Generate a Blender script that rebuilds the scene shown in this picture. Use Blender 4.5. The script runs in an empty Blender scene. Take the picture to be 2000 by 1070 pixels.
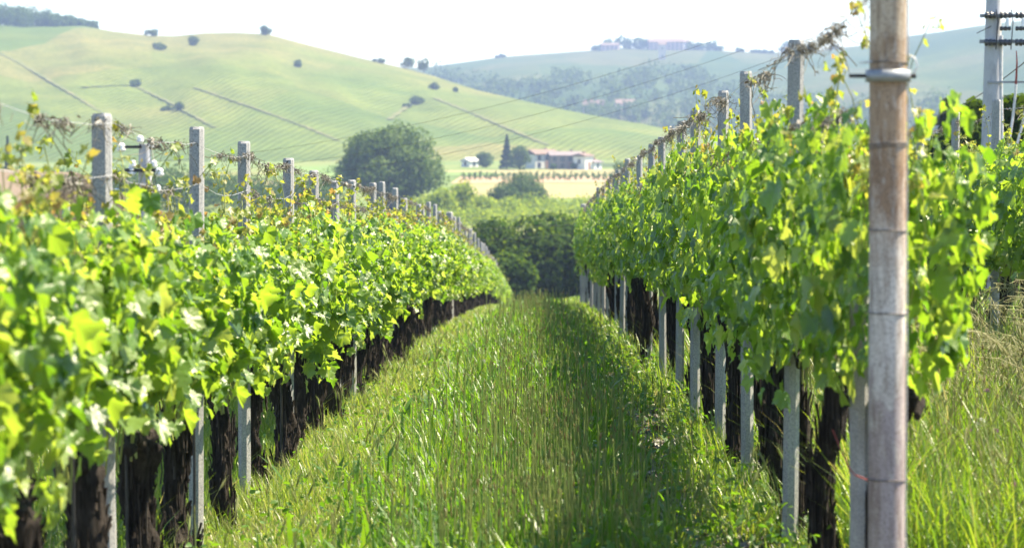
import bpy, math, random
import numpy as np
from mathutils import Vector, Matrix

C = bpy.context.scene.collection
SC = bpy.context.scene
R = math.radians

# ------------------------------------------------------------------ camera, sky, sun, exposure
F = 4722.0                                   # focal length in pixels of a 2000 px wide picture (85 mm)
PITCH = math.atan((535 - 200) / F)
YAW = math.atan(45 / F)
cam_d = bpy.data.cameras.new('camera')
cam = bpy.data.objects.new('camera', cam_d); C.objects.link(cam)
cam.location = (0, 0, 0)
cam.rotation_euler = (math.pi / 2 - PITCH, 0, YAW)
cam_d.sensor_width = 36; cam_d.lens = 85; cam_d.clip_start = 0.5; cam_d.clip_end = 9000
cam_d.dof.use_dof = True; cam_d.dof.focus_distance = 16.0; cam_d.dof.aperture_fstop = 4.3
SC.camera = cam

SUN_EL = R(59); SUN_AZ = R(104)              # azimuth measured from "towards the camera" round to the right
to_sun = Vector((math.sin(SUN_AZ) * math.cos(SUN_EL), -math.cos(SUN_AZ) * math.cos(SUN_EL), math.sin(SUN_EL)))
world = bpy.data.worlds.new('World'); SC.world = world; world.use_nodes = True
wn = world.node_tree.nodes; wl = world.node_tree.links
bg = wn['Background']; sky = wn.new('ShaderNodeTexSky'); sky.sky_type = 'NISHITA'; sky.sun_disc = False
sky.sun_elevation = SUN_EL; sky.sun_rotation = math.atan2(to_sun.x, to_sun.y)
sky.air_density = 0.9; sky.dust_density = 0.1; sky.ozone_density = 1.0
wl.new(sky.outputs[0], bg.inputs[0]); bg.inputs[1].default_value = 0.085
sun_d = bpy.data.lights.new('sun', 'SUN'); sun_d.energy = 5.0; sun_d.angle = R(0.5); sun_d.color = (1.0, 0.87, 0.64)
sun = bpy.data.objects.new('sun', sun_d); C.objects.link(sun)
sun.rotation_euler = to_sun.to_track_quat('Z', 'Y').to_euler(); sun.location = (40, 10, 40)
SC.view_settings.view_transform = 'Standard'; SC.view_settings.look = 'None'
SC.view_settings.exposure = 1.85; SC.view_settings.gamma = 1.0
SC.cycles.use_denoising = True
SC.cycles.max_bounces = 8; SC.cycles.diffuse_bounces = 2; SC.cycles.glossy_bounces = 2
SC.cycles.transmission_bounces = 4; SC.cycles.volume_bounces = 0; SC.cycles.transparent_max_bounces = 8
SC.cycles.sample_clamp_indirect = 6.0

# ------------------------------------------------------------------ measuring helpers
_cp, _sp, _cy, _sy = math.cos(PITCH), math.sin(PITCH), math.cos(YAW), math.sin(YAW)
_f = np.array([-_sy * _cp, _cy * _cp, -_sp]); _r = np.array([_cy, _sy, 0.0]); _u = np.cross(_r, _f)
def at(u, v, Y):
    d = _f * F + _r * (u - 1000) + _u * (535 - v)
    return d * (Y / d[1])
def smooth(a, b, x):
    t = np.clip((np.asarray(x, float) - a) / (b - a), 0, 1); return t * t * (3 - 2 * t)

def ground_z(x, y):
    """vineyard slope falling away to the valley floor at -18"""
    x = np.asarray(x, float); y = np.asarray(y, float)
    xc = np.clip(x, -14, 30)
    c = np.where(xc < 1.05, -1.58 + .0824 * (xc + 1.62), -1.36 + .045 * (xc - 1.05))
    z = c - .05 * y - .00028 * np.maximum(0, y - 14) ** 2
    k = 2.0
    return np.log(np.exp(np.clip((z + 18) / k, -20, 40)) + 1) * k - 18

# ------------------------------------------------------------------ mesh helpers
class MB:
    def __init__(s): s.v = []; s.q = []; s.t = []; s.n = 0
    def add(s, v, q=None, t=None):
        v = np.asarray(v, float).reshape(-1, 3)
        if q is not None and len(q): s.q.append(np.asarray(q, int).reshape(-1, 4) + s.n)
        if t is not None and len(t): s.t.append(np.asarray(t, int).reshape(-1, 3) + s.n)
        s.v.append(v); s.n += len(v); return s
    def build(s, name, mat, parent=None, smooth_=True, loc=None):
        me = bpy.data.meshes.new(name)
        v = np.concatenate(s.v) if s.v else np.zeros((0, 3))
        t = np.concatenate(s.t) if s.t else np.zeros((0, 3), int)
        q = np.concatenate(s.q) if s.q else np.zeros((0, 4), int)
        me.vertices.add(len(v)); me.vertices.foreach_set('co', v.astype(np.float32).ravel())
        lv = np.concatenate([t.ravel(), q.ravel()]).astype(np.int32)
        me.loops.add(len(lv)); me.loops.foreach_set('vertex_index', lv)
        ls = np.concatenate([np.arange(len(t)) * 3, len(t) * 3 + np.arange(len(q)) * 4]).astype(np.int32)
        me.polygons.add(len(ls)); me.polygons.foreach_set('loop_start', ls)
        me.polygons.foreach_set('use_smooth', np.full(len(ls), bool(smooth_)))
        me.update(calc_edges=True); me.validate()
        if mat: me.materials.append(mat)
        o = bpy.data.objects.new(name, me); C.objects.link(o)
        if parent: o.parent = parent
        if loc is not None: o.location = loc
        return o
    # --- shapes
    def box(s, c, d, rot=0.0):
        c = np.array(c, float); d = np.array(d, float) / 2
        v = np.array([[x, y, z] for z in (-1, 1) for y in (-1, 1) for x in (-1, 1)], float) * d
        ca, sa = math.cos(rot), math.sin(rot)
        v = np.stack([v[:, 0] * ca - v[:, 1] * sa, v[:, 0] * sa + v[:, 1] * ca, v[:, 2]], 1) + c
        return s.add(v, [[0, 2, 3, 1], [4, 5, 7, 6], [0, 1, 5, 4], [2, 6, 7, 3], [0, 4, 6, 2], [1, 3, 7, 5]])
    def rings(s, rings, cap=True):
        rings = np.asarray(rings, float); K, M = rings.shape[:2]
        i = np.arange(K - 1)[:, None] * M; j = np.arange(M)[None]; j2 = (j + 1) % M
        q = np.stack([i + j, i + j2, i + M + j2, i + M + j], -1).reshape(-1, 4)
        base = s.n; s.add(rings.reshape(-1, 3), q)
        if cap:
            for k, flip in ((0, True), (K - 1, False)):
                cvec = rings[k].mean(0); o = s.n
                s.add(np.vstack([rings[k], cvec[None]]),
                      None, [[M, (a + 1) % M, a] if flip else [M, a, (a + 1) % M] for a in range(M)])
        return s
    def tube(s, pts, rad, sides=8, cap=True):
        pts = np.asarray(pts, float); rad = np.broadcast_to(np.asarray(rad, float), (len(pts),))
        tg = np.gradient(pts, axis=0); tg /= np.linalg.norm(tg, axis=1)[:, None] + 1e-12
        ref = np.array([0, 0, 1.]) if abs(tg[0][2]) < .8 else np.array([1., 0, 0])
        a = np.cross(tg, ref); a /= np.linalg.norm(a, axis=1)[:, None] + 1e-12; b = np.cross(tg, a)
        th = np.linspace(0, 2 * math.pi, sides, endpoint=False)
        rg = pts[:, None] + rad[:, None, None] * (np.cos(th)[None, :, None] * a[:, None] + np.sin(th)[None, :, None] * b[:, None])
        return s.rings(rg, cap)
    def threads(s, P, rad, sides=3):
        """many thin tubes at once: P (N,K,3), rad (N,) or (N,K)"""
        P = np.asarray(P, float); N, K = P.shape[:2]
        rad = np.asarray(rad, float)
        if rad.ndim < 2: rad = np.broadcast_to(rad.reshape(-1, 1) if rad.ndim else rad, (N, K))
        tg = np.gradient(P, axis=1); tg /= np.linalg.norm(tg, axis=2)[..., None] + 1e-12
        ref = np.array([.31, .77, .55]); a = np.cross(tg, ref); a /= np.linalg.norm(a, axis=2)[..., None] + 1e-9
        b = np.cross(tg, a); th = np.linspace(0, 2 * math.pi, sides, endpoint=False)
        rg = P[:, :, None] + rad[:, :, None, None] * (np.cos(th)[None, None, :, None] * a[:, :, None] + np.sin(th)[None, None, :, None] * b[:, :, None])
        n = np.arange(N)[:, None, None] * (K * sides); k = np.arange(K - 1)[None, :, None] * sides
        j = np.arange(sides)[None, None]; j2 = (j + 1) % sides
        q = np.stack([n + k + j, n + k + j2, n + k + sides + j2, n + k + sides + j], -1).reshape(-1, 4)
        return s.add(rg.reshape(-1, 3), q)
    def grid(s, P):
        P = np.asarray(P, float); K, M = P.shape[:2]
        i = np.arange(K - 1)[:, None] * M; j = np.arange(M - 1)[None]
        q = np.stack([i + j, i + j + 1, i + M + j + 1, i + M + j], -1).reshape(-1, 4)
        return s.add(P.reshape(-1, 3), q)

def empty(name, loc=(0, 0, 0), rz=0):
    o = bpy.data.objects.new(name, None); C.objects.link(o); o.location = loc; o.rotation_euler = (0, 0, rz)
    o.empty_display_size = .2; return o
def tag(o, label=None, cat=None, group=None, kind=None):
    if label: o['label'] = label
    if cat: o['category'] = cat
    if group: o['group'] = group
    if kind: o['kind'] = kind
    return o
def copy_tree(o, kids, loc, rz=0, sc=(1, 1, 1)):
    c = o.copy(); C.objects.link(c); c.location = loc; c.rotation_euler = (0, 0, rz); c.scale = sc
    for k in kids:
        d = k.copy(); C.objects.link(d); d.parent = c
    return c
ORD = ['first', 'second', 'third', 'fourth', 'fifth', 'sixth', 'seventh', 'eighth', 'ninth', 'tenth', 'eleventh', 'twelfth',
       'thirteenth', 'fourteenth', 'fifteenth', 'sixteenth', 'seventeenth', 'eighteenth', 'nineteenth', 'twentieth',
       'twenty-first', 'twenty-second', 'twenty-third', 'twenty-fourth', 'twenty-fifth', 'twenty-sixth']

# ------------------------------------------------------------------ materials
class NT:
    def __init__(s, name):
        s.m = bpy.data.materials.new(name); s.m.use_nodes = True
        s.n = s.m.node_tree.nodes; s.l = s.m.node_tree.links
        s.p = s.n['Principled BSDF']; s.out = s.n['Material Output']
    def node(s, t, **k):
        x = s.n.new(t)
        for a, b in k.items(): setattr(x, a, b)
        return x
    def link(s, a, b): s.l.new(a, b)
    def coord(s, kind='Object', scale=(1, 1, 1)):
        tc = s.node('ShaderNodeTexCoord'); mp = s.node('ShaderNodeMapping'); mp.inputs['Scale'].default_value = scale
        s.link(tc.outputs[kind], mp.inputs['Vector']); return mp.outputs[0]
    def pos(s, scale=(1, 1, 1)):
        g = s.node('ShaderNodeNewGeometry'); mp = s.node('ShaderNodeMapping'); mp.inputs['Scale'].default_value = scale
        s.link(g.outputs['Position'], mp.inputs['Vector']); return mp.outputs[0]
    def noise(s, vec, scale=5, detail=4, rough=.55):
        x = s.node('ShaderNodeTexNoise'); x.inputs['Scale'].default_value = scale; x.inputs['Detail'].default_value = detail
        x.inputs['Roughness'].default_value = rough; s.link(vec, x.inputs['Vector']); return x.outputs['Fac']
    def ramp(s, fac, stops, interp='LINEAR'):
        x = s.node('ShaderNodeValToRGB'); e = x.color_ramp.elements; x.color_ramp.interpolation = interp
        while len(e) > 1: e.remove(e[-1])
        e[0].position, e[0].color = stops[0][0], (*stops[0][1], 1)
        for p, c in stops[1:]:
            k = e.new(p); k.color = (*c, 1)
        s.link(fac, x.inputs[0]); return x.outputs[0]
    def mix(s, fac, a, b, mode='MIX'):
        x = s.node('ShaderNodeMix', data_type='RGBA', blend_type=mode)
        for sock, val in ((x.inputs[0], fac), (x.inputs[6], a), (x.inputs[7], b)):
            if hasattr(val, 'links'): s.link(val, sock)
            elif isinstance(val, tuple): sock.default_value = (*val, 1)
            else: sock.default_value = val
        return x.outputs[2]
    def math(s, op, a, b=0.0):
        x = s.node('ShaderNodeMath', operation=op)
        for sock, val in ((x.inputs[0], a), (x.inputs[1], b)):
            if hasattr(val, 'links'): s.link(val, sock)
            else: sock.default_value = val
        return x.outputs[0]
    def bump(s, h, strength=.5, dist=.01):
        b = s.node('ShaderNodeBump'); b.inputs['Strength'].default_value = strength; b.inputs['Distance'].default_value = dist
        s.link(h, b.inputs['Height']); s.link(b.outputs[0], s.p.inputs['Normal']); return b.outputs[0]
    def color(s, c):
        if hasattr(c, 'links'): s.link(c, s.p.inputs['Base Color'])
        else: s.p.inputs['Base Color'].default_value = (*c, 1)
    def rough(s, r, spec=.5): s.p.inputs['Roughness'].default_value = r; s.p.inputs['Specular IOR Level'].default_value = spec
    def island(s): return s.node('ShaderNodeNewGeometry').outputs['Random Per Island']
    def translucent(s, col, fac):
        t = s.node('ShaderNodeBsdfTranslucent'); mx = s.node('ShaderNodeMixShader')
        if hasattr(col, 'links'): s.link(col, t.inputs['Color'])
        else: t.inputs['Color'].default_value = (*col, 1)
        mx.inputs[0].default_value = fac
        s.link(s.p.outputs[0], mx.inputs[1]); s.link(t.outputs[0], mx.inputs[2]); s.link(mx.outputs[0], s.out.inputs['Surface'])

def leaf_mat(name, stops, tstops, fac=.45, rough=.42, spec=.5, back=0.0, glint=.35):
    m = NT(name); isl = m.island(); c = m.ramp(isl, stops)
    nz = m.noise(m.coord('Object'), 30, 3)
    c = m.mix(m.math('MULTIPLY', nz, .35), c, (.05, .085, .02))
    bf = m.node('ShaderNodeNewGeometry').outputs['Backfacing']
    c = m.mix(m.math('MULTIPLY', bf, back), c, (.15, .20, .11))
    m.color(c); m.rough(rough, spec)
    m.bump(m.noise(m.coord('Object'), 55, 2), glint, .006)
    m.translucent(m.ramp(isl, tstops), fac); return m.m
def plain(name, col, rough=.7, spec=.4, metal=0, var=.25, scale=20, bump=.2):
    m = NT(name); n = m.noise(m.coord('Object'), scale, 5)
    d = tuple(x * (1 - var) for x in col); b = tuple(min(1, x * (1 + var)) for x in col)
    m.color(m.ramp(n, [(.3, d), (.7, b)])); m.rough(rough, spec); m.p.inputs['Metallic'].default_value = metal
    if bump: m.bump(n, bump, .005)
    return m.m

M = {}
M['vine_leaf'] = leaf_mat('vine_leaf', [(0, (.045, .105, .018)), (.35, (.09, .175, .03)), (.75, (.15, .25, .045)), (1, (.22, .29, .08))],
                          [(0, (.15, .34, .012)), (.35, (.34, .56, .024)), (.75, (.46, .66, .045)), (1, (.56, .66, .10))], .45, .40, .85, .16, .8)
M['young_leaf'] = leaf_mat('young_leaf', [(0, (.14, .20, .03)), (.7, (.20, .21, .04)), (.9, (.22, .17, .05)), (1, (.20, .11, .05))],
                           [(0, (.36, .50, .04)), (.7, (.52, .52, .06)), (.9, (.54, .42, .08)), (1, (.46, .26, .08))], .48, .38, .5, .2)
M['shoot'] = plain('shoot', (.20, .23, .06), .5, .4, var=.3, scale=8)
M['tree_leaf'] = leaf_mat('tree_leaf', [(0, (.035, .08, .012)), (1, (.085, .14, .022))], [(0, (.06, .13, .01)), (1, (.12, .19, .015))], .33, .6, .15)
M['hill_leaf'] = leaf_mat('hill_leaf', [(0, (.06, .105, .022)), (1, (.11, .155, .035))], [(0, (.08, .14, .02)), (1, (.12, .19, .03))], .3, .7, .1)
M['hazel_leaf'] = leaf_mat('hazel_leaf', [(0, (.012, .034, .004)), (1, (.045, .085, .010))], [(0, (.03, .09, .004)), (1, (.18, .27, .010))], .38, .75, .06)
M['pale_leaf'] = leaf_mat('pale_leaf', [(0, (.10, .17, .02)), (1, (.16, .22, .03))], [(0, (.34, .48, .02)), (1, (.5, .58, .03))], .45, .6, .2)
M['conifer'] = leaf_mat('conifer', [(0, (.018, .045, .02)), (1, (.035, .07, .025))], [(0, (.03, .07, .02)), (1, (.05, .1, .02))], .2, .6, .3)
M['grass'] = leaf_mat('grass', [(0, (.055, .12, .012)), (.55, (.10, .18, .02)), (.88, (.16, .22, .035)), (1, (.34, .30, .13))],
                      [(0, (.18, .36, .012)), (.55, (.3, .48, .02)), (.88, (.45, .55, .04)), (1, (.5, .42, .16))], .45, .38, .6)
M['fine_grass'] = leaf_mat('fine_grass', [(0, (.10, .17, .03)), (.6, (.17, .24, .05)), (1, (.36, .33, .16))],
                      [(0, (.3, .46, .03)), (.6, (.45, .56, .06)), (1, (.5, .45, .2))], .45, .4, .6)
M['weed'] = leaf_mat('weed', [(0, (.035, .095, .012)), (1, (.07, .16, .02))], [(0, (.15, .36, .01)), (1, (.28, .5, .02))], .42, .42, .5)
M['stalk'] = leaf_mat('stalk', [(0, (.21, .32, .07)), (1, (.32, .37, .13))], [(0, (.4, .5, .1)), (1, (.5, .5, .16))], .25, .5, .4)
M['seed'] = leaf_mat('seed', [(0, (.24, .16, .07)), (.3, (.30, .27, .12)), (1, (.25, .32, .11))], [(0, (.35, .24, .09)), (1, (.45, .48, .15))], .35, .6, .3)
M['ear'] = leaf_mat('ear', [(0, (.24, .30, .10)), (1, (.36, .36, .18))], [(0, (.4, .52, .15)), (1, (.55, .55, .25))], .5, .5, .3)
M['straw'] = leaf_mat('straw', [(0, (.26, .29, .11)), (1, (.46, .43, .24))], [(0, (.45, .38, .15)), (1, (.55, .48, .2))], .3, .55, .3)
M['dead'] = leaf_mat('dead', [(0, (.035, .03, .03)), (.5, (.14, .12, .105)), (1, (.46, .43, .40))], [(0, (.15, .1, .07)), (1, (.4, .35, .28))], .12, .65, .3)
def bark(name, d, b, sc=(26, 26, 3)):
    m = NT(name); n = m.noise(m.coord('Object', sc), 1.6, 6, .65); n2 = m.noise(m.coord('Object'), 9, 3)
    c = m.ramp(n, [(.3, d), (.55, tuple((x + y) / 2 for x, y in zip(d, b))), (.72, b)])
    c = m.mix(m.ramp(m.island(), [(.0, (0, 0, 0)), (.6, (0, 0, 0)), (1, (.5, .5, .5))]), c, tuple(min(1, x * 2.0) for x in b))
    m.color(m.mix(m.math('MULTIPLY', n2, .6), c, d)); m.rough(.9, .15); m.bump(n, 1.0, .03); return m.m
M['vine_bark'] = bark('vine_bark', (.006, .005, .005), (.095, .08, .07))
M['tree_bark'] = bark('tree_bark', (.04, .03, .022), (.13, .10, .08), (6, 6, 1))
def concrete(name, a, b, pit=.5):
    m = NT(name); v = m.coord('Object'); n = m.noise(v, 120, 5, .7); n2 = m.noise(m.coord('Object', (1, 1, .35)), 9, 4)
    c = m.ramp(n, [(.28, tuple(x * .45 for x in a)), (.42, a), (.65, b)])
    c = m.mix(m.ramp(n2, [(.45, (0, 0, 0)), (.7, (.45, .45, .45))]), c, tuple(x * .5 for x in a))
    m.color(c); m.rough(.9, .25); m.bump(n, pit, .004); return m.m
M['concrete'] = concrete('concrete', (.27, .275, .29), (.45, .45, .45))
M['pole_concrete'] = concrete('pole_concrete', (.38, .40, .44), (.5, .5, .53), .2)
def end_pole_mat():
    m = NT('weathered_shaded_pole'); tc = m.node('ShaderNodeTexCoord'); sp = m.node('ShaderNodeSeparateXYZ'); m.link(tc.outputs['Object'], sp.inputs[0])
    n = m.noise(m.coord('Object', (1, 1, .55)), 14, 6, .65); n2 = m.noise(m.coord('Object', (1, 1, .3)), 55, 4, .7)
    n3 = m.noise(m.coord('Object', (1, 1, .12)), 40, 4, .6)
    h = m.math('ADD', m.math('MULTIPLY', sp.outputs['Z'], .40), m.math('MULTIPLY', m.math('SUBTRACT', n, .5), .34))
    c = m.ramp(h, [(.30, (.36, .31, .325)), (.345, (.42, .365, .365)), (.36, (.58, .545, .53)), (.47, (.62, .575, .54)), (.53, (.48, .39, .33)), (.585, (.28, .185, .125)),  # lowest purple-greys carry leaf shade in the colour; browns above are stains
                   (.66, (.38, .275, .19)), (.735, (.30, .215, .15)), (.79, (.46, .39, .31)), (.90, (.52, .44, .34))])
    c = m.mix(m.ramp(n3, [(.46, (0, 0, 0)), (.68, (.6, .6, .6))]), c, (.13, .08, .055))
    c = m.mix(m.ramp(n2, [(.52, (0, 0, 0)), (.66, (.7, .7, .7))]), c, (.46, .42, .39))
    n5 = m.noise(m.coord('Object'), 160, 4, .75); c = m.mix(m.ramp(n5, [(.35, (.75, .75, .75)), (.5, (0, 0, 0))]), c, (.10, .075, .06))
    m.color(c); m.rough(.8, .3); m.bump(n2, .35, .003); return m.m
M['end_pole'] = end_pole_mat()
M['galv'] = plain('galvanised', (.25, .27, .30), .5, .4, .3, .12, 60, .1)
M['wire'] = plain('wire', (.5, .5, .52), .45, .5, .4, .2, 80, 0)
M['old_wire'] = plain('old_wire', (.11, .10, .10), .6, .4, .2, .3, 80, 0)
M['dark_metal'] = plain('dark_metal', (.03, .03, .035), .5, .5, .3)
M['red_twine'] = plain('red_twine', (.28, .05, .04), .8)
M['ceramic'] = plain('ceramic', (.78, .80, .82), .15, .7, 0, .06, 10, 0)
M['dark_ceramic'] = plain('dark_ceramic', (.035, .04, .05), .2, .6, 0, .2, 10, 0)
M['cable'] = plain('cable', (.62, .62, .63), .5)
M['black_cable'] = plain('black_cable', (.04, .04, .045), .6)
M['plaster'] = plain('plaster', (.74, .72, .68), .85, .2, 0, .06, 1.5)
M['cream'] = plain('cream_plaster', (.62, .52, .40), .85, .2, 0, .08, 1.5)
M['pinkish'] = plain('pinkish_plaster', (.55, .38, .33), .85, .2, 0, .08, 1.5)
M['brick'] = plain('brick', (.30, .19, .15), .85, .2, 0, .2, 3)
M['stone'] = plain('stone_wall', (.26, .21, .185), .85, .2, 0, .2, 3)
M['glass'] = plain('window_glass', (.05, .06, .08), .15, .6, 0, .2, 2, 0)
def tile_mat(name, a, b):
    m = NT(name); w = m.node('ShaderNodeTexWave'); w.inputs['Scale'].default_value = 1.6; w.inputs['Distortion'].default_value = .6
    m.link(m.coord('Object'), w.inputs['Vector']); n = m.noise(m.coord('Object'), 4, 5)
    c = m.mix(n, a, b); m.color(m.mix(m.math('MULTIPLY', w.outputs['Fac'], .35), c, tuple(x * .5 for x in a)))
    m.rough(.85, .2); m.bump(w.outputs['Fac'], .6, .05); return m.m
M['tiles'] = tile_mat('roof_tiles', (.20, .145, .12), (.28, .20, .16))
M['grey_tiles'] = tile_mat('grey_roof_tiles', (.20, .17, .18), (.3, .25, .24))
M['brown_tiles'] = tile_mat('brown_roof_tiles', (.22, .17, .13), (.31, .25, .19))
M['shadowed_tiles'] = tile_mat('shadowed_roof_tiles', (.035, .03, .035), (.06, .05, .05))  # near-black because the shadow under the roof is put into the tile colour
M['valley_leaf'] = leaf_mat('valley_leaf', [(0, (.06, .11, .022)), (1, (.11, .165, .035))], [(0, (.10, .18, .015)), (1, (.17, .25, .02))], .33, .6, .15)
M['puff'] = leaf_mat('puff', [(0, (.7, .7, .68)), (1, (.8, .8, .78))], [(0, (.7, .7, .7)), (1, (.8, .8, .8))], .5, .8, .1)
M['clover'] = leaf_mat('clover', [(0, (.35, .16, .3)), (1, (.45, .24, .4))], [(0, (.4, .18, .35)), (1, (.5, .3, .45))], .3, .7, .2)

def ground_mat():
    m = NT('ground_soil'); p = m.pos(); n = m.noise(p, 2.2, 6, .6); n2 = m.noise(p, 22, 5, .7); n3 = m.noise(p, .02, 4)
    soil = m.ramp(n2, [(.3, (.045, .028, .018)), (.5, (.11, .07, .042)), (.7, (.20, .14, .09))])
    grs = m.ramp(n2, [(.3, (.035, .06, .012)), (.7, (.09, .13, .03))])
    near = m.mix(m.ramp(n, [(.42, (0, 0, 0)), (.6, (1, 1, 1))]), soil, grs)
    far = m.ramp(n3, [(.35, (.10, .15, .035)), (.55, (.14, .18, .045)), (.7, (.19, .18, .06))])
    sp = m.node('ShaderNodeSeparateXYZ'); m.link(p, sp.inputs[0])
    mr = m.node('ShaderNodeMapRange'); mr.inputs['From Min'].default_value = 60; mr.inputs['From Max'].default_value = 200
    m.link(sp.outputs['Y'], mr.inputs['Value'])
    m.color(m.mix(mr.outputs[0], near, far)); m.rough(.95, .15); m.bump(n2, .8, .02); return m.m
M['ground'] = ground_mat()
def field_mat(name, a, b, scale=.15, sx=(1, 1, 1)):
    m = NT(name); p = m.pos(sx); n = m.noise(p, scale, 6, .6); n2 = m.noise(p, scale * 12, 4, .6)
    c = m.ramp(n, [(.35, a), (.65, b)]); m.color(m.mix(m.math('MULTIPLY', n2, .3), c, tuple(x * .7 for x in a))); m.rough(.95, .1)
    m.bump(n2, .5, .2); return m.m
M['wheat'] = field_mat('wheat', (.25, .225, .10), (.31, .27, .13), .05)
M['meadow'] = field_mat('meadow', (.12, .19, .05), (.18, .24, .07), .05)
M['orchard_soil'] = field_mat('orchard_soil', (.34, .22, .14), (.38, .28, .17), .06)
def hill_mat(name, g1, g2, dry, row_scale, ang):
    m = NT(name); p = m.pos(); big = m.noise(p, .006, 5, .6); mid = m.noise(p, .035, 5, .65); fine = m.noise(p, .5, 4, .7)
    mp = m.node('ShaderNodeMapping'); mp.inputs['Rotation'].default_value = (0, 0, ang); m.link(p, mp.inputs['Vector'])
    w = m.node('ShaderNodeTexWave'); w.inputs['Scale'].default_value = row_scale; w.inputs['Distortion'].default_value = .9
    w.inputs['Detail'].default_value = 2; w.inputs['Detail Scale'].default_value = .6; m.link(mp.outputs[0], w.inputs['Vector'])
    vo = m.node('ShaderNodeTexVoronoi'); vo.inputs['Scale'].default_value = .011; m.link(m.pos((1, .55, 1)), vo.inputs['Vector'])
    sx = m.node('ShaderNodeSeparateColor'); m.link(vo.outputs['Color'], sx.inputs[0]); plot = sx.outputs[0]
    c = m.ramp(m.math('ADD', m.math('MULTIPLY', big, .75), m.math('MULTIPLY', plot, .25)), [(.38, g1), (.5, g2), (.64, dry)])
    c = m.mix(m.ramp(mid, [(.38, (0, 0, 0)), (.7, (.6, .6, .6))]), c, tuple(x * .6 for x in g1))
    c = m.mix(m.math('MULTIPLY', m.math('POWER', w.outputs['Fac'], 1.5), .10), c, tuple(x * 1.15 for x in dry))
    c = m.mix(m.ramp(fine, [(.42, (0, 0, 0)), (.68, (.7, .7, .7))]), c, tuple(x * .5 for x in g1))
    m.color(c); m.rough(.95, .1)
    m.bump(m.math('ADD', w.outputs['Fac'], fine), .5, .8); return m.m
M['hill_near'] = hill_mat('hill_vineyards', (.085, .135, .022), (.14, .175, .032), (.21, .19, .06), .11, .2)
M['hill_far'] = hill_mat('far_hill_fields', (.04, .08, .02), (.075, .11, .028), (.12, .12, .05), .05, -.4)
M['track'] = field_mat('dirt_track', (.10, .125, .04), (.175, .17, .075), .09)
M['hill_shade_grass'] = field_mat('hill_shade_grass', (.055, .085, .025), (.09, .12, .04), .2)  # dark green with the shade at the hill foot mixed into its colour

# ------------------------------------------------------------------ terrain
def build_ground():
    ys = np.concatenate([np.arange(-12, 40, .5), np.arange(40, 200, 2.0), np.arange(200, 800, 20), np.arange(800, 2801, 100)])
    ts = np.concatenate([np.linspace(-1, -.06, 30), np.linspace(-.055, .055, 90), np.linspace(.06, 1, 30)])
    X = ts[None] * (260 + ys[:, None] * .35) ; Y = np.repeat(ys[:, None], len(ts), 1)
    Z = ground_z(X, Y)
    rng = np.random.default_rng(1)
    bump = (np.sin(X * 3.1 + np.sin(Y * 1.7)) * np.sin(Y * 2.3 + X)) * .018 * np.exp(-np.abs(Y) / 60)
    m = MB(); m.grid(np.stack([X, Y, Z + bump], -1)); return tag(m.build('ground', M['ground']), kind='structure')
build_ground()

H1_U = [-400, -200, 0, 60, 165, 220, 290, 340, 400, 460, 525, 600, 700, 800, 850, 930, 1000, 1100, 1180, 1260, 1320, 1420, 1560, 1700]
H1_V = [30, 42, 50, 54, 52, 62, 70, 72, 66, 65, 68, 88, 113, 136, 150, 176, 192, 214, 230, 243, 256, 285, 315, 330]
def hill1(u, t):
    u = np.asarray(u, float); t = np.asarray(t, float)
    vc = np.interp(u, H1_U, H1_V)
    D0 = np.interp(u, [-400, 600, 1000, 1700], [720, 735, 745, 760]); D1 = np.interp(u, [-400, 800, 1050, 1700], [1180, 1130, 980, 860])
    D = D0 + (D1 - D0) * t
    zc = (200 - vc) / F * D1
    s = np.clip(t, 0, 1); prof = np.sin(s * math.pi / 2) ** 1.12 * .45 + s * .55
    z = -18.3 + (zc + 18.3) * prof
    amp = np.clip((zc + 18) / 40, 0, 1) * np.sin(np.clip(s, 0, 1) * math.pi)
    z = z + amp * (1.3 * np.sin(u / 95 + t * 7) + .7 * np.sin(u / 38 - t * 9 + 1) + .35 * np.sin(u / 17 + t * 15))
    z = np.where(t > 1, zc - (t - 1) * 60, z)
    x = D * ((u - 1045) / F)
    return np.stack([x, D, z], -1)
H2_U = [600, 740, 830, 880, 980, 1080, 1160, 1200, 1300, 1400, 1500, 1540, 1600, 1700, 1770, 1830, 1900, 1960, 2200]
H2_V = [140, 134, 133, 126, 112, 105, 99, 95, 97, 100, 105, 102, 98, 88, 72, 64, 53, 45, 25]
def hill2(u, t):
    u = np.asarray(u, float); t = np.asarray(t, float)
    vc = np.interp(u, H2_U, H2_V); D0 = np.interp(u, [600, 1500, 2200], [1250, 1180, 950]); D1 = np.interp(u, [600, 1500, 2200], [2000, 1950, 1600])
    D = D0 + (D1 - D0) * t; zc = (200 - vc) / F * D1
    s = np.clip(t, 0, 1); z = -18.5 + (zc + 18.5) * (.35 * np.sin(s * math.pi / 2) + .65 * s)
    z = z + np.sin(s * math.pi) * (2.2 * np.sin(u / 90 + t * 5) + 1.2 * np.sin(u / 41 - t * 8))
    z = np.where(t > 1, zc - (t - 1) * 70, z)
    return np.stack([D * ((u - 1045) / F), D, z], -1)
def hill_pt(hf, u, v):
    t = np.linspace(0, 1, 400); P = hf(np.full(400, float(u)), t)
    vv = 200 - F * P[:, 2] / P[:, 1]
    return P[int(np.argmin(np.abs(vv - v)))]
def build_hill(hf, u0, u1, mat):
    us = np.linspace(u0, u1, 260); ts = np.concatenate([np.linspace(0, 1, 110), [1.04, 1.1, 1.25, 1.5, 2.0]])
    U, T = np.meshgrid(us, ts); m = MB(); m.grid(hf(U, T)); return tag(m.build('hill', mat), kind='structure')
build_hill(hill1, -400, 1700, M['hill_near'])
build_hill(hill2, 600, 2200, M['hill_far'])

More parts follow.
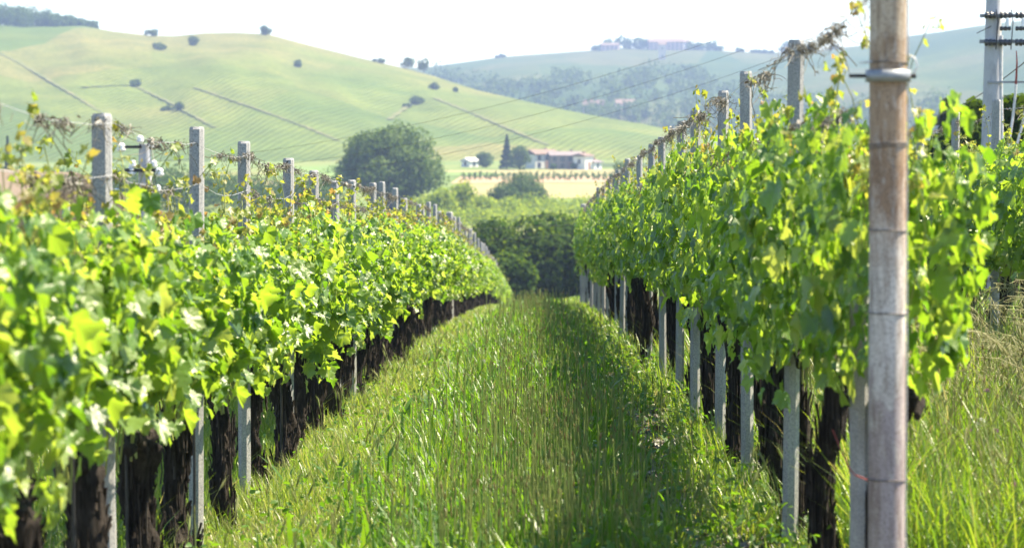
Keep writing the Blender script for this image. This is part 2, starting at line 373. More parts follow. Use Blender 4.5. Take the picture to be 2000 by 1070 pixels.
def drape(hf, pts, width, mat, name):
    """a strip lying on the hill along a line"""
    P = []
    for (a, b) in zip(pts[:-1], pts[1:]):
        n = max(2, int(abs(a[0] - b[0]) / 6 + abs(a[1] - b[1]) / 3))
        for k in range(n): P.append(hill_pt(hf, a[0] + (b[0] - a[0]) * k / n, a[1] + (b[1] - a[1]) * k / n))
    P.append(hill_pt(hf, *pts[-1])); P = np.array(P)
    tg = np.gradient(P, axis=0); tg[:, 2] = 0; tg /= np.linalg.norm(tg, axis=1)[:, None] + 1e-9
    nr = np.stack([-tg[:, 1], tg[:, 0], 0 * tg[:, 0]], 1)
    k = (1 + .35 * np.sin(np.arange(len(P)) * 1.3))[:, None] * width / 2
    m = MB(); m.grid(np.stack([P - nr * k + [0, 0, .35], P + nr * k + [0, 0, .35]], 1)); return tag(m.build(name, mat), kind='structure')
for pts, w in (([(-60, 75), (40, 125), (150, 190), (200, 222), (250, 262)], 1.5), ([(380, 172), (500, 213), (600, 250), (665, 277)], 1.4),
               ([(850, 193), (930, 225), (1000, 255), (1070, 284)], 1.9), ([(790, 212), (815, 200)], 2.5), ([(160, 172), (230, 168), (275, 169)], 1.8),
               ([(270, 172), (330, 200), (420, 250)], 1.6), ([(760, 235), (800, 207)], 2)):
    drape(hill1, pts, w, M['track'], 'track')
def flat_field(uv, mat, name, dz=.06):
    """polygon of picture measurements put down on the valley floor"""
    P = [np.array([(u - 1045) / F * (18 * F / (v - 200)), 18 * F / (v - 200)]) for u, v in uv]
    P = np.array(P); c = P.mean(0); V = [np.append(c, ground_z(*c) + dz)]
    out = []
    for a, b in zip(P, np.roll(P, -1, 0)):
        for k in range(8): out.append(a + (b - a) * k / 8)
    out = np.array(out); Z = ground_z(out[:, 0], out[:, 1]) + dz
    V = np.vstack([V, np.column_stack([out, Z])]); n = len(out)
    m = MB(); m.add(V, None, [[0, 1 + i, 1 + (i + 1) % n] for i in range(n)]); return tag(m.build(name, mat, smooth_=False), kind='structure')
flat_field([(850, 392), (930, 388), (1230, 386), (1230, 358), (900, 360)], M['wheat'], 'field', .06)
flat_field([(880, 358), (1230, 356), (1230, 344), (900, 345)], M['orchard_soil'], 'field', .05)
flat_field([(860, 344), (1230, 342), (1230, 331), (870, 333)], M['wheat'], 'field', .07)
flat_field([(820, 345), (990, 343), (960, 337), (830, 336)], M['meadow'], 'field', .10)
flat_field([(520, 352), (680, 352), (680, 322), (540, 326)], M['meadow'], 'field', .06)
flat_field([(380, 372), (660, 364), (660, 350), (400, 352)], M['wheat'], 'field', .05)
flat_field([(1120, 326), (1300, 326), (1300, 319), (1140, 318)], M['hill_shade_grass'], 'field', .10)  # dark strip painted in for the shade under the hill

# ------------------------------------------------------------------ leaves
def vine_leaf_shape(seed):
    rng = np.random.default_rng(seed)
    key = np.array([[-180, .12], [-163, .56], [-135, .74], [-112, .72], [-92, .66], [-60, .93], [-33, .74], [0, 1.06], [33, .74], [60, .93], [92, .66],
                    [112, .72], [135, .74], [163, .56], [180, .12]])
    key[:, 1] *= 1 + rng.normal(0, .05, len(key))
    th = np.linspace(-178, 178, 37); r = np.interp(th, key[:, 0], key[:, 1]) * np.where(np.arange(37) % 2 == 0, 1.05, .93)
    a = np.radians(th); x = r * np.sin(a); y = r * np.cos(a) + .1
    z = .36 * np.abs(x) ** 1.3 - .38 * np.clip(y, 0, 2) ** 2 + .10 * np.sin(a * 5 + rng.uniform(0, 6)) + .05 * np.sin(a * 2 + rng.uniform(0, 6)) + rng.normal(0, .03, 37)
    V = np.vstack([[0, 0, 0], np.column_stack([x, y, z])])
    return V, np.array([[0, i + 2, i + 1] for i in range(36)])
VLEAF = [vine_leaf_shape(i) for i in range(5)]
def small_leaf_shape():
    V = np.array([[0, -.5, 0], [.32, -.15, .1], [.28, .3, .05], [0, .75, -.15], [-.28, .3, .05], [-.32, -.15, .1], [0, .1, 0]])
    return V, np.array([[6, i, (i + 1) % 6] for i in range(6)])
SLEAF = [small_leaf_shape()]
QV = np.array([[0, -.5, 0], [.42, 0, .12], [0, .55, -.08], [-.42, 0, .12]]); 
def put_leaves(mb, P, Nn, T, S, shapes, rng):
    """P centres, Nn normals, T tip directions, S sizes"""
    Nn = Nn / (np.linalg.norm(Nn, axis=1)[:, None] + 1e-9)
    T = T - (T * Nn).sum(1)[:, None] * Nn; T = T / (np.linalg.norm(T, axis=1)[:, None] + 1e-9); X = np.cross(T, Nn)
    which = rng.integers(0, len(shapes), len(P))
    for k, (V, tr) in enumerate(shapes):
        s = which == k; n = int(s.sum())
        if not n: continue
        curl = rng.uniform(.3, 1.5, n)[:, None]
        W = P[s][:, None] + S[s][:, None, None] * (V[None, :, 0, None] * X[s][:, None] + V[None, :, 1, None] * T[s][:, None]
                                                  + (V[None, :, 2] * curl)[..., None] * Nn[s][:, None])
        tt = (tr[None] + (np.arange(n) * len(V))[:, None, None]).reshape(-1, 3)
        mb.add(W.reshape(-1, 3), None, tt)
def put_quads(mb, P, Nn, T, S):
    Nn = Nn / (np.linalg.norm(Nn, axis=1)[:, None] + 1e-9)
    T = T - (T * Nn).sum(1)[:, None] * Nn; T = T / (np.linalg.norm(T, axis=1)[:, None] + 1e-9); X = np.cross(T, Nn)
    W = P[:, None] + S[:, None, None] * (QV[None, :, 0, None] * X[:, None] + QV[None, :, 1, None] * T[:, None] + QV[None, :, 2, None] * Nn[:, None])
    mb.add(W.reshape(-1, 3), (np.array([[0, 1, 2, 3]])[None] + (np.arange(len(P)) * 4)[:, None, None]).reshape(-1, 4))

# ------------------------------------------------------------------ grapevines
def trunk_mb(seed, L=.6):
    rng = np.random.default_rng(seed); m = MB(); K, S = 30, 24
    zt = rng.uniform(.72, .84); zs = np.linspace(-.06, zt, K)
    lean = rng.normal(0, .05, 2); ph = rng.uniform(0, 6, 4)
    cx = lean[0] * zs + .025 * np.sin(zs * 9 + ph[0]); cy = lean[1] * 1.6 * zs + .035 * np.sin(zs * 7 + ph[1])
    r = .047 * (1 + .25 * np.exp(-((zs) / .1) ** 2) + .45 * np.exp(-((zs - zt) / .12) ** 2)) * rng.uniform(.9, 1.2)
    th = np.linspace(0, 2 * math.pi, S, endpoint=False)
    tw = th[None] + zs[:, None] * 2.2
    k = 1 + .16 * np.sin(tw * 4 + ph[2]) + .12 * np.sin(tw * 7 + zs[:, None] * 14 + ph[3]) + rng.normal(0, .05, (K, S))
    for _ in range(9):
        z0, a0 = rng.uniform(.05, zt), rng.uniform(0, 6.28); da = np.angle(np.exp(1j * (th[None] - a0)))
        k += rng.uniform(.15, .5) * np.exp(-((zs[:, None] - z0) / .06) ** 2 - (da / .6) ** 2)
    k[-1] *= .55
    rg = np.stack([cx[:, None] + r[:, None] * k * np.cos(th), cy[:, None] + r[:, None] * k * np.sin(th), np.repeat(zs[:, None], S, 1)], -1)
    m.rings(rg)
    top = np.array([cx[-1], cy[-1], zt - .05])
    for sgn in (-1, 1):                                             # the gnarled arms along the wire
        Lr = rng.uniform(.35, .7) * L; t = np.linspace(0, 1, 9)
        P = top + np.stack([rng.normal(0, .012, 9), sgn * Lr * t, .06 * np.sin(t * 3) + rng.normal(0, .008, 9) + .03 * t], 1)
        m.tube(P, (.044 - .024 * t) * rng.uniform(.8, 1.25, 9), 9)
    n = 110                                                          # loose strips of bark
    zz = rng.uniform(.05, zt - .05, n); aa = rng.uniform(0, 6.28, n); i = np.clip((zz / zt * (K - 1)).astype(int), 0, K - 1)
    base = np.stack([cx[i] + r[i] * .98 * np.cos(aa), cy[i] + r[i] * .98 * np.sin(aa), zz], 1)
    t = np.linspace(0, 1, 4)[None, :, None]; out = np.stack([np.cos(aa), np.sin(aa), 0 * aa], 1)[:, None]
    ln = rng.uniform(.06, .2, n)[:, None, None]
    P = base[:, None] + out * (.012 + .022 * (t - .4) ** 2 * rng.uniform(0, 3, n)[:, None, None]) + np.array([0, 0, 1.])[None, None] * ln * (t - .5)
    m.threads(P, rng.uniform(.0025, .007, n), 4)
    return m
def foliage_mb(seed, n=650, droop=0, L=.62, zlo=.85):
    rng = np.random.default_rng(seed); m = MB()
    y = rng.uniform(-L, L, n); z = zlo + (1.68 - zlo) * rng.beta(1.15, 1.25, n)
    ph = rng.uniform(0, 6, 3)
    W = .29 * np.sqrt(np.clip(np.sin(math.pi * np.clip((z - .70) / 1.16, 0, 1)), .02, 1)) * (1 + .25 * np.sin(y * 9 + z * 5 + ph[0]))
    sg = np.where(rng.random(n) < .5, -1, 1); x = sg * W * (.25 + .85 * np.sqrt(rng.random(n)))
    z = z + .06 * np.sin(y * 7 + ph[1])
    if droop:
        k = rng.random(n) < .05; z[k] = rng.uniform(zlo - .22, zlo, k.sum()); x[k] *= .8
    P = np.stack([x, y, z], 1)
    Nn = np.stack([sg * 1.0, 0 * y, .55 + .35 * (z > 1.5)], 1) + rng.normal(0, .65, (n, 3))
    T = np.stack([sg * .35, rng.normal(0, .55, n), -1 + 0 * y], 1) + rng.normal(0, .25, (n, 3))
    S = np.clip(.05 * np.exp(rng.normal(0, .27, n)), .026, .088) * np.where(z > 1.5, .8, 1)
    put_leaves(m, P, Nn, T, S, VLEAF, rng)
    ni = int(145 * L); Pi = np.stack([rng.normal(0, .09, ni), rng.uniform(-L, L, ni), rng.uniform(zlo, 1.55, ni)], 1)
    put_leaves(m, Pi, rng.normal(0, 1, (ni, 3)), rng.normal(0, 1, (ni, 3)) - [0, 0, .6], rng.uniform(.04, .06, ni), VLEAF, rng)
    return m
def shoots_mbs(seed, tall=0.0, L=.62):
    """stems from the arms up, some above the leaf wall, with small young leaves and tendrils"""
    rng = np.random.default_rng(seed); m = MB(); yl = MB()
    N, K = int(35 * L), 9; t = np.linspace(0, 1, K)
    y0 = rng.uniform(-L + .1, L - .1, N); top = rng.uniform(1.45, 1.74, N); hi = rng.random(N) < .55; top[hi] += rng.uniform(.03, .36, hi.sum()) + tall
    x1 = rng.normal(0, .10, N); y1 = y0 + rng.normal(0, .12, N)
    P = np.stack([x1[:, None] * t ** 1.5 + .02 * np.sin(t * 8 + y0[:, None] * 20), y0[:, None] + (y1 - y0)[:, None] * t, .72 + (top - .72)[:, None] * t], -1)
    bend = rng.normal(0, .09, (N, 2)); P[:, -2:, 0] += bend[:, :1] * np.array([.35, 1]); P[:, -2:, 1] += bend[:, 1:] * np.array([.35, 1]); P[:, -1, 2] -= .04
    m.threads(P, .0048 * (1 - .6 * t)[None].repeat(N, 0), 5)
    LP, LN, LT, LS = [], [], [], []
    for i in range(N):
        z0 = max(1.42, top[i] - .55); zz = np.arange(z0, top[i], .065)
        for k, z in enumerate(zz):
            f = (z - .72) / (top[i] - .72); p = np.array([np.interp(f, t, P[i, :, c]) for c in range(3)])
            a = k * 2.6 + rng.uniform(0, 1); out = np.array([math.cos(a), math.sin(a), .3])
            s = .014 + .036 * (1 - (z - z0) / (top[i] - z0 + .01)) * rng.uniform(.6, 1)
            LP.append(p + out * s * .9); LN.append(out * .5 + [0, 0, .8] + rng.normal(0, .35, 3)); LT.append(out - [0, 0, .5]); LS.append(s)
        for k in range(4):
            LP.append(P[i, -1] + rng.normal(0, .018, 3)); LN.append(rng.normal(0, 1, 3)); LT.append(rng.normal(0, 1, 3) + [0, 0, .4]); LS.append(rng.uniform(.014, .03))
    put_leaves(yl, np.array(LP), np.array(LN), np.array(LT), np.array(LS), VLEAF, rng)
    nt = 12; b = P[rng.integers(0, N, nt), rng.integers(5, K, nt)]; tt = np.linspace(0, 1, 8)
    a = rng.uniform(0, 6.28, nt); ln = rng.uniform(.05, .14, nt)
    Q = b[:, None] + np.stack([np.cos(a)[:, None] * ln[:, None] * tt + .02 * np.sin(tt * 9), np.sin(a)[:, None] * ln[:, None] * tt, ln[:, None] * (tt * .8 - tt ** 2 * .9)], -1)
    m.threads(Q, .0016, 3)
    return m, yl
NV = 9
def vine_set(k, L, n, zlo=.85):
    t = [trunk_mb(k + 100 + i, .6).build('trunk', M['vine_bark']) for i in range(7)]
    f = [foliage_mb(k + 200 + i, n, i % 2, L, zlo).build('foliage', M['vine_leaf']) for i in range(NV)]; sh = []; yl = []
    for i in range(NV):
        a, b = shoots_mbs(k + 300 + i, 0.0, L); sh.append(a.build('shoots', M['shoot'])); yl.append(b.build('young_leaves', M['young_leaf']))
    return t, f, sh, yl
SHORT = vine_set(0, .76, 800); LONG = vine_set(5000, 1.02, 1020)
BARE = vine_set(9000, .76, 720, .98)
PROTO = [o for st in (SHORT, LONG, BARE) for l in st for o in l]
vcount = 0
def place_vine(x, y, label, group, sz=1.0, sx=1.0, vs=None):
    global vcount
    rng = random.Random(vcount * 7 + 3); vcount += 1
    e = empty('grapevine', (x + rng.uniform(-.04, .04), y, float(ground_z(x, y))), rng.choice((0, math.pi)) + rng.uniform(-.12, .12))
    e.scale = (sx * rng.uniform(.92, 1.1), 1, sz * rng.uniform(.96, 1.04))
    tag(e, label, 'grapevine', group)
    i = rng.randrange(NV); TR, FO, SH, YL = vs or SHORT
    for src in (TR[rng.randrange(len(TR))], FO[i], SH[i], YL[i]):
        d = src.copy(); C.objects.link(d); d.parent = e
        if vs is LONG and src in TR: d.location.y = -.48
    if vs is LONG:
        d = TR[rng.randrange(len(TR))].copy(); C.objects.link(d); d.parent = e; d.location.y = .47; d.rotation_euler.z = math.pi
    return e
XL, XR, X3, XL2 = -1.62, 1.05, 3.72, -4.29
def nth(i, a): return (ORD[i] if i < len(ORD) else None)
y = 5.6; i = 0
while y < 136:
    lab = 'grapevine of the left row cut off by the left edge of the photo' if i < 2 else (ORD[i - 2] + ' whole grapevine in the left row, counted from the left edge of the photo') if i < 20 else \
          ('distant grapevine far down the left row before it dips out of sight' if y < 60 else 'tiny grapevine of the left row on the slope beyond the crest')
    e = place_vine(XL + .04, y, lab, 'grapevines of the left row' if i < 20 else ('distant grapevines of the left row' if y < 60 else 'grapevines of the left row beyond the crest'), .95 - .09 * float(smooth(38, 60, y)), 1.0, BARE if y < 14 else None)
    e.location.z -= .12 * float(smooth(33, 48, y))
    y += 1.33; i += 1
y = 8.52; i = 0
while y < 53.5:
    lab = (ORD[i] + ' grapevine in the right row, counted from the thick end pole') if i < 24 else 'distant grapevine at the far end of the right row'
    place_vine(XR + .085, y, lab, 'grapevines of the right row' if i < 20 else 'distant grapevines of the right row', 1.04, .72, LONG)
    y += 1.93; i += 1
y = 15.6; i = 0
while y < 44:
    lab = 'grapevine cut off by the right edge in the row behind the thick end pole' if i < 2 else (ORD[i - 2] + ' grapevine from the right edge in the row behind the thick end pole') if i < 9 else 'grapevine in the row behind the thick end pole, seen through the right row'
    place_vine(X3, y, lab, 'grapevines of the far right row' if i < 9 else 'hidden stretch of the far right row', 1.07)
    y += 1.3; i += 1
y = 17.8; i = 0
while y < 30:
    place_vine(XL2, y, 'grapevine of the row glimpsed behind the left row at the left edge', 'grapevines behind the left row', .93)
    y += .95; i += 1
for o in PROTO: bpy.data.objects.remove(o)

# ------------------------------------------------------------------ posts
def post_mb(h, w=.07, ch=.019):
    m = MB(); a = w / 2; b = a - ch
    sec = np.array([[a, -b], [a, b], [b, a], [-b, a], [-a, b], [-a, -b], [-b, -a], [b, -a]])
    zs = [-.3, .02, h * .33, h * .66, h - .012, h]; sc = [1, 1, 1, 1, 1, .86]
    rng = np.random.default_rng(int(h * 1000))
    rg = [np.column_stack([sec * s + rng.normal(0, .0012, sec.shape), np.full(8, z)]) for z, s in zip(zs, sc)]
    m.rings(np.array(rg)); return m
PM = [post_mb(2.0 + .0 * i, .068 + .003 * (i % 2)).build('concrete_post', M['concrete'], smooth_=False) for i in range(3)]
pc = 0
POSTS = {}
def place_post(x, y, h, label, group, w=1.0):
    global pc
    rng = random.Random(pc + 50); src = PM[pc % 3]; pc += 1
    o = src.copy(); C.objects.link(o); o.location = (x + rng.uniform(-.015, .015), y, float(ground_z(x, y)))
    o.rotation_euler = (rng.gauss(0, .006), rng.gauss(0, .008), rng.choice((0, math.pi / 2)) + rng.uniform(-.06, .06)); o.scale = (w, w, h / 2.0)
    tag(o, label, 'post', group); return o
LY = [6.6, 9.05, 11.3, 13.3, 15.6, 17.7, 19.45, 21.5]
while LY[-1] < 133: LY.append(LY[-1] + (2.2 if LY[-1] < 60 else 3.3))
RY = [8.05, 9.84, 11.72, 13.66, 15.6, 17.7, 20.0, 22.5]
while RY[-1] < 52: RY.append(RY[-1] + 2.05)
for i, y in enumerate(LY):
    h = (2.0, 1.99, 2.03, 2.03, 2.0, 1.97, 1.93, 1.98)[i] if i < 8 else 2.0 + .07 * math.sin(i * 5.1)
    thick = abs(y - 45.7) < 1.15
    if thick: lab, g = 'thick whitish post taller than its neighbours, halfway down the left row', 'concrete posts of the left row'
    elif i == 0: lab, g = 'concrete post of the left row cut off by the left edge of the photo', 'concrete posts of the left row'
    elif i < 14: lab, g = ORD[i - 1] + ' concrete post with a visible top in the left row, from the left edge', 'concrete posts of the left row'
    else: lab, g = 'small far concrete post sticking out of the left row, past the fourteenth', 'far concrete posts of the left row'
    place_post(XL + .005, y, h + (.12 if thick else 0), lab, g, 1.9 if thick else 1.0)
for i, y in enumerate(RY):
    last = i == len(RY) - 1
    if i == 0: lab = 'brownish post standing right behind the thick end pole'
    elif last: lab = 'pale thick post closing the far end of the right row'
    elif i < 14: lab = ORD[i - 1] + ' concrete post left of the thick end pole in the right row'
    else: lab = 'small far concrete post near the end of the right row'
    place_post(XR if i else XR + .045, y, (1.2 if i == 0 else 2.1 + .02 * math.sin(i * 3)) + (.12 if last else 0), lab, 'far concrete posts of the right row' if 14 <= i and not last else 'concrete posts of the right row', 1.7 if last else .88)
for i, y in enumerate((19.45, 21.4, 23.4, 25.4, 27.4, 29.4)):
    place_post(X3, y, 2.24 if i < 2 else 2.15, ('concrete post in front of the utility pole, in the far right row', 'concrete post between the end pole and the utility pole, in the far right row',
               'thin concrete post peeking out just right of the end pole')[min(i, 2)] if i < 3 else 'concrete post of the far right row behind the right row leaves', 'concrete posts of the far right row')
for i, y in enumerate((19.8, 21.9, 24.0)):
    place_post(XL2, y, 2.0, ('pale post rising at the left edge behind the left row', 'pale post seen just right of the first one behind the left row', 'pale post behind the left row beside the brown roof')[i], 'posts behind the left row')
place_post(XL + .02, 7.38, .62, 'short post stub at the bottom left corner under a gnarled arm', 'short posts')
for o in PM: bpy.data.objects.remove(o)

# ------------------------------------------------------------------ trellis wires and the dead tendrils wound on them
def wire(x, ys, hz, label, dead, seed, rad=.0013, dx=.0, far=60):
    rng = np.random.default_rng(seed); P = []
    for a, b in zip(ys[:-1], ys[1:]):
        for k in range(6):
            t = k / 6; yy = a + (b - a) * t; sag = .035 * 4 * t * (1 - t) * rng.uniform(.8, 1.2)
            P.append([x + dx + rng.normal(0, .003), yy, float(ground_z(x, yy)) + hz - sag + rng.normal(0, .003)])
    P.append([x + dx, ys[-1], float(ground_z(x, ys[-1])) + hz]); P = np.array(P)
    e = empty('trellis_wire', tuple(P[0])); tag(e, label, 'wire', 'trellis wires')
    m = MB(); m.tube(P - P[0], rad, 5); m.build('strand', M['wire'], e)
    d = MB(); cum = P[:, 1]; N = int(dead * (min(far, ys[-1]) - ys[0]))
    if N:
        cc = np.concatenate([rng.uniform(ys[0], min(far, ys[-1]), max(2, N // 24)), rng.uniform(7.3, 9.9, 6 if dead > 50 else 2)]); amp = rng.uniform(.25, 1.3, len(cc))
        idx = rng.integers(0, len(cc), N); yy = np.clip(cc[idx] + rng.normal(0, .075, N) * amp[idx] + rng.normal(0, .5, N) * (rng.random(N) < .15), ys[0] - 1.0, ys[-1])
        base = np.stack([np.interp(yy, cum, P[:, c]) for c in range(3)], 1) - P[0]
        K = 9; t = np.linspace(0, 1, K)[None]
        ln = rng.exponential(.042, N)[:, None] + .02; a0 = rng.uniform(0, 6.28, N)[:, None]; turn = rng.normal(0, 5, N)[:, None]
        loop = rng.uniform(.004, .022, N)[:, None]; drop = rng.random(N)[:, None] * 1.0
        dirx = rng.normal(0, .5, N)[:, None]; diry = rng.normal(0, .8, N)[:, None]
        Q = base[:, None] + np.stack([dirx * ln * t + loop * np.cos(a0 + turn * t), diry * ln * t + loop * np.sin(a0 + turn * t), -ln * t * drop + loop * np.sin(a0 * 2 + turn * t * 1.3)], -1)
        d.threads(Q, rng.uniform(.0008, .0020, N), 3)
        n2 = N // 3; s = rng.integers(0, N, n2)
        put_leaves(d, base[s] + rng.normal(0, .012, (n2, 3)), rng.normal(0, 1, (n2, 3)), rng.normal(0, 1, (n2, 3)) - [0, 0, .7], rng.uniform(.008, .026, n2), SLEAF, rng)
        d.build('dried_tendrils', M['dead'], e)
    return e
wl_ = [3.0] + LY; wr_ = [7.18] + RY[1:]
wire(XL, wl_, 1.955, 'topmost wire of the left row, hung with clumps of dead tendrils', 38, 11, dx=.04)
wire(XL, wl_, 1.76, 'second wire of the left row, just above the leaves', 26, 12, dx=.04)
wire(XL, wl_, 1.3, 'wire inside the leaves of the left row', 0, 13, dx=-.04)
wire(XR, wr_, 2.05, 'topmost wire of the right row, hung with curled dead tendrils', 42, 14, dx=-.04)
wire(XR, wr_, 1.75, 'second wire of the right row, among the top leaves', 36, 15, dx=-.04)
wire(XR, wr_, 1.25, 'wire inside the leaves of the right row', 0, 16, dx=.04)
wire(X3, [16.0, 19.45, 21.4, 23.4, 25.4, 27.4, 29.4], 2.16, 'top wire of the far right row with dead tendrils, before the utility pole', 70, 17)
zl = float(ground_z(XL, 45.9)); zr = float(ground_z(XR, RY[-1]))
for k, (a, b) in enumerate(((2.0, 2.05), (1.78, 1.8), (1.55, 1.6))):
    A = np.array([XL, 45.9, zl + a]); B = np.array([XR, RY[-1], zr + b]); t = np.linspace(0, 1, 15)[:, None]
    P = A + (B - A) * t - np.array([0, 0, .05]) * 4 * t * (1 - t); m = MB(); m.tube(P - A, .0022, 5)
    tag(m.build('tie_wire', M['black_cable'], loc=tuple(A)), ('upper', 'middle', 'lower')[k] + ' of the three wires strung across the grass lane between two thick posts', 'wire', 'wires across the lane')

# ------------------------------------------------------------------ thick end pole
def end_pole():
    y0 = 7.18; x0 = (1734 - 1045) / F * y0; gz = float(ground_z(x0, y0)); H = 2.62
    def hz(v): return (435 - v) / F * y0 - .05 * y0 - gz
    e = empty('end_pole', (x0, y0, gz)); tag(e, 'thick round weathered end pole with brown stains and a metal clamp', 'pole')
    m = MB(); th = np.linspace(0, 2 * math.pi, 40, endpoint=False); zs = np.linspace(-.4, H, 40); r0 = .0545
    rng = np.random.default_rng(4)
    rg = [np.column_stack([np.cos(th) * r0 * (1 + .006 * np.sin(z * 9)) - .0075 * (z - 1.2) , np.sin(th) * r0, np.full(40, z)]) for z in zs]
    m.rings(np.array(rg)); m.build('shaft', M['end_pole'], e)
    def band(z, r, tube_r, name, mat, tilt=0.0, seg=48):
        a = np.linspace(0, 2 * math.pi, seg); P = np.column_stack([np.cos(a) * r - .0075 * (z - 1.2), np.sin(a) * r, z + tilt * np.cos(a) + .0015 * np.sin(a * 3)])
        b = MB(); b.tube(P, tube_r, 6); return b.build(name, mat, e)
    zc = hz(148); off = -.0075 * (zc - 1.2)
    m = MB(); prof = [(-.018, .0575), (-.018, .0665), (.018, .0665), (.018, .0575)]
    a = np.linspace(0, 2 * math.pi, 48, endpoint=False)
    m.rings(np.array([np.column_stack([np.cos(a) * r + off, np.sin(a) * r, np.full(48, zc + dz)]) for dz, r in prof]), cap=False)
    cl = m.build('clamp', M['galv'], e)
    m = MB(); m.tube([[-.115 + off, 0, zc], [-.06 + off, 0, zc]], .006, 10); m.build('bolt', M['dark_metal'], cl)
    m = MB(); m.tube([[.06 + off, 0, zc], [.082 + off, 0, zc]], .008, 6); m.build('nut', M['dark_metal'], cl)
    m = MB(); m.tube([[.075 + off, -.005, zc + .006], [.086 + off, -.006, zc + .03], [.078 + off, -.004, zc + .052], [.062 + off, 0, zc + .06]], .0022, 6); m.build('hook', M['wire'], cl)
    for z, n in ((hz(121), 1), (hz(284), 2), (hz(447), 1), (hz(609), 1), (hz(936), 1)):
        for k in range(n): band(z + .009 * k, .0562, .0019, 'wire_band', M['old_wire'], .0035 * (1 if n == 2 else -.4))
    m = MB(); m.tube([[-.085 - .0075 * (hz(121) - 1.2), -.004, hz(121) - .003], [-.05 - .0075 * (hz(121) - 1.2), -.03, hz(121)]], .0022, 5); m.build('wire_end', M['wire'], e)
    zs = np.linspace(-.1, H - .05, 30); m = MB()
    m.tube(np.column_stack([.057 - .0075 * (zs - 1.2) + .001 * np.sin(zs * 8), -.012 + 0 * zs, zs]), .0024, 5); m.build('side_wire', M['wire'], e)
end_pole()
# a red twine from the pole round the first trunk
P = np.array([[1.0, 7.2, -1.13], [1.0, 7.5, -1.16], [1.01, 7.72, -1.17], [1.0, 7.85, -1.13], [.985, 7.95, -1.08]]); m = MB()
m.tube(P - P[0], .0025, 6); tag(m.build('red_twine', M['red_twine'], loc=tuple(P[0])), 'red twine tied from the end pole to the first trunk', 'twine')

# ------------------------------------------------------------------ thin rods beside the first left trunks
for i, (u, Y) in enumerate(((132, 7.9), (238, 9.5), (372, 10.8), (545, 14.6))):
    x = (u - 1045) / F * Y; z = float(ground_z(x, Y)); m = MB(); m.tube([[0, 0, -.1], [.004, .003, .5], [0, 0, 1.1]], .0065, 7)
    tag(m.build('iron_rod', M['dark_metal'], loc=(x, Y, z)), ORD[i] + ' thin dark rod from the left edge, upright between the left trunks', 'rod', 'iron rods')

# ------------------------------------------------------------------ grass, weeds, stalks
def zone(rng, n, x0, x1, y0, y1, pw=1.0):
    x = rng.uniform(x0, x1, n); y = y0 + (y1 - y0) * rng.random(n) ** pw; return x, y
def blades(m, x, y, h, w, lean, rng, curl=.5):
    n = len(x); z = ground_z(x, y) - .01; a = rng.uniform(0, 6.28, n); d = np.stack([np.cos(a), np.sin(a)], 1); s = np.stack([-d[:, 1], d[:, 0]], 1)
    b = np.stack([x, y, z], 1); H = h[:, None]
    def lvl(t, wk):
        off = lean[:, None] * H * t ** (1 + curl * 2); c = b + np.concatenate([d * off, H * (t - .35 * (lean[:, None] ** 2) * t ** 2)], 1)
        sd = np.concatenate([s * (w * wk / 2)[:, None], np.zeros((n, 1))], 1); return c - sd, c + sd
    L0, R0 = lvl(0, .8); L1, R1 = lvl(.4, 1.0); L2, R2 = lvl(.75, .65); T, _ = lvl(1.0, 0)
    V = np.stack([L0, R0, L1, R1, L2, R2, T], 1).reshape(-1, 3); k = (np.arange(n) * 7)[:, None, None]
    m.add(V, (np.array([[0, 1, 3, 2], [2, 3, 5, 4]])[None] + k).reshape(-1, 4)); 
    m.t.append(((np.array([[4, 5, 6]])[None] + k).reshape(-1, 3)) + m.n - len(V))
rng = np.random.default_rng(77)
def clumpy(x, y, s=1.0):
    return .5 + .5 * np.sin(x * 5.1 * s + 1.7 * np.sin(y * 1.9 * s)) * np.sin(y * 2.7 * s + np.sin(x * 3.3 * s))
g = MB()
fg = MB()
for (n, y0, y1, w) in ((62000, 9.0, 17, .0048), (64000, 17, 32, .0072), (60000, 32, 84, .015)):
    x, y = zone(rng, n, -1.8, 1.35, y0, y1); c = clumpy(x, y); edge = .12 * np.sin(y * .9) + .08 * np.sin(y * 2.3)
    left = smooth(-.62, -.8, x + edge); track = np.exp(-((x - .66 - edge) / .26) ** 2)
    keep = rng.random(n) > track * (.93 - .35 * c) * np.where(y < 30, 1, .6); x, y, c, left, track = x[keep], y[keep], c[keep], left[keep], track[keep]; k = len(x)
    fy = 1 - .55 * smooth(28, 55, y); h = fy * (rng.uniform(.10, .28, k) * (1 - left) + rng.uniform(.05, .20, k) * left) * (.35 + 1.15 * c) * (1 - .5 * track)
    isl = rng.random(k) < left * .6 + .10; le = rng.uniform(.05, .7, k) + (rng.random(k) < .25) * .5; ww = w * rng.uniform(.6, 1.4, k)
    blades(g, x[~isl], y[~isl], h[~isl], ww[~isl] * 1.25, le[~isl], rng); blades(fg, x[isl], y[isl], h[isl], ww[isl] * .8, le[isl] * 1.3, rng)
tag(fg.build('fine_grass', M['fine_grass']), 'fine pale grass along the left side of the lane', 'grass', kind='stuff')
for (n, x0, x1, y0, y1, h0, h1, w) in ((40000, 1.25, 4.4, 8.5, 18, .18, .70, .006), (40000, 1.2, 5.2, 18, 34, .15, .45, .009), (40000, -4.6, -1.7, 7.0, 22, .12, .4, .007),
                                      (26000, -4.6, -1.7, 22, 60, .12, .4, .014), (9000, 4.4, 9, 16, 40, .2, .5, .02)):
    x, y = zone(rng, n, x0, x1, y0, y1); k = len(x); c = clumpy(x, y)
    blades(g, x, y, rng.uniform(h0, h1, k) * (.6 + .7 * c), w * rng.uniform(.6, 1.3, k), rng.uniform(.1, .8, k), rng)
tag(g.build('grass', M['grass']), 'green grass covering the lane and the ground under the vines', 'grass', kind='stuff')
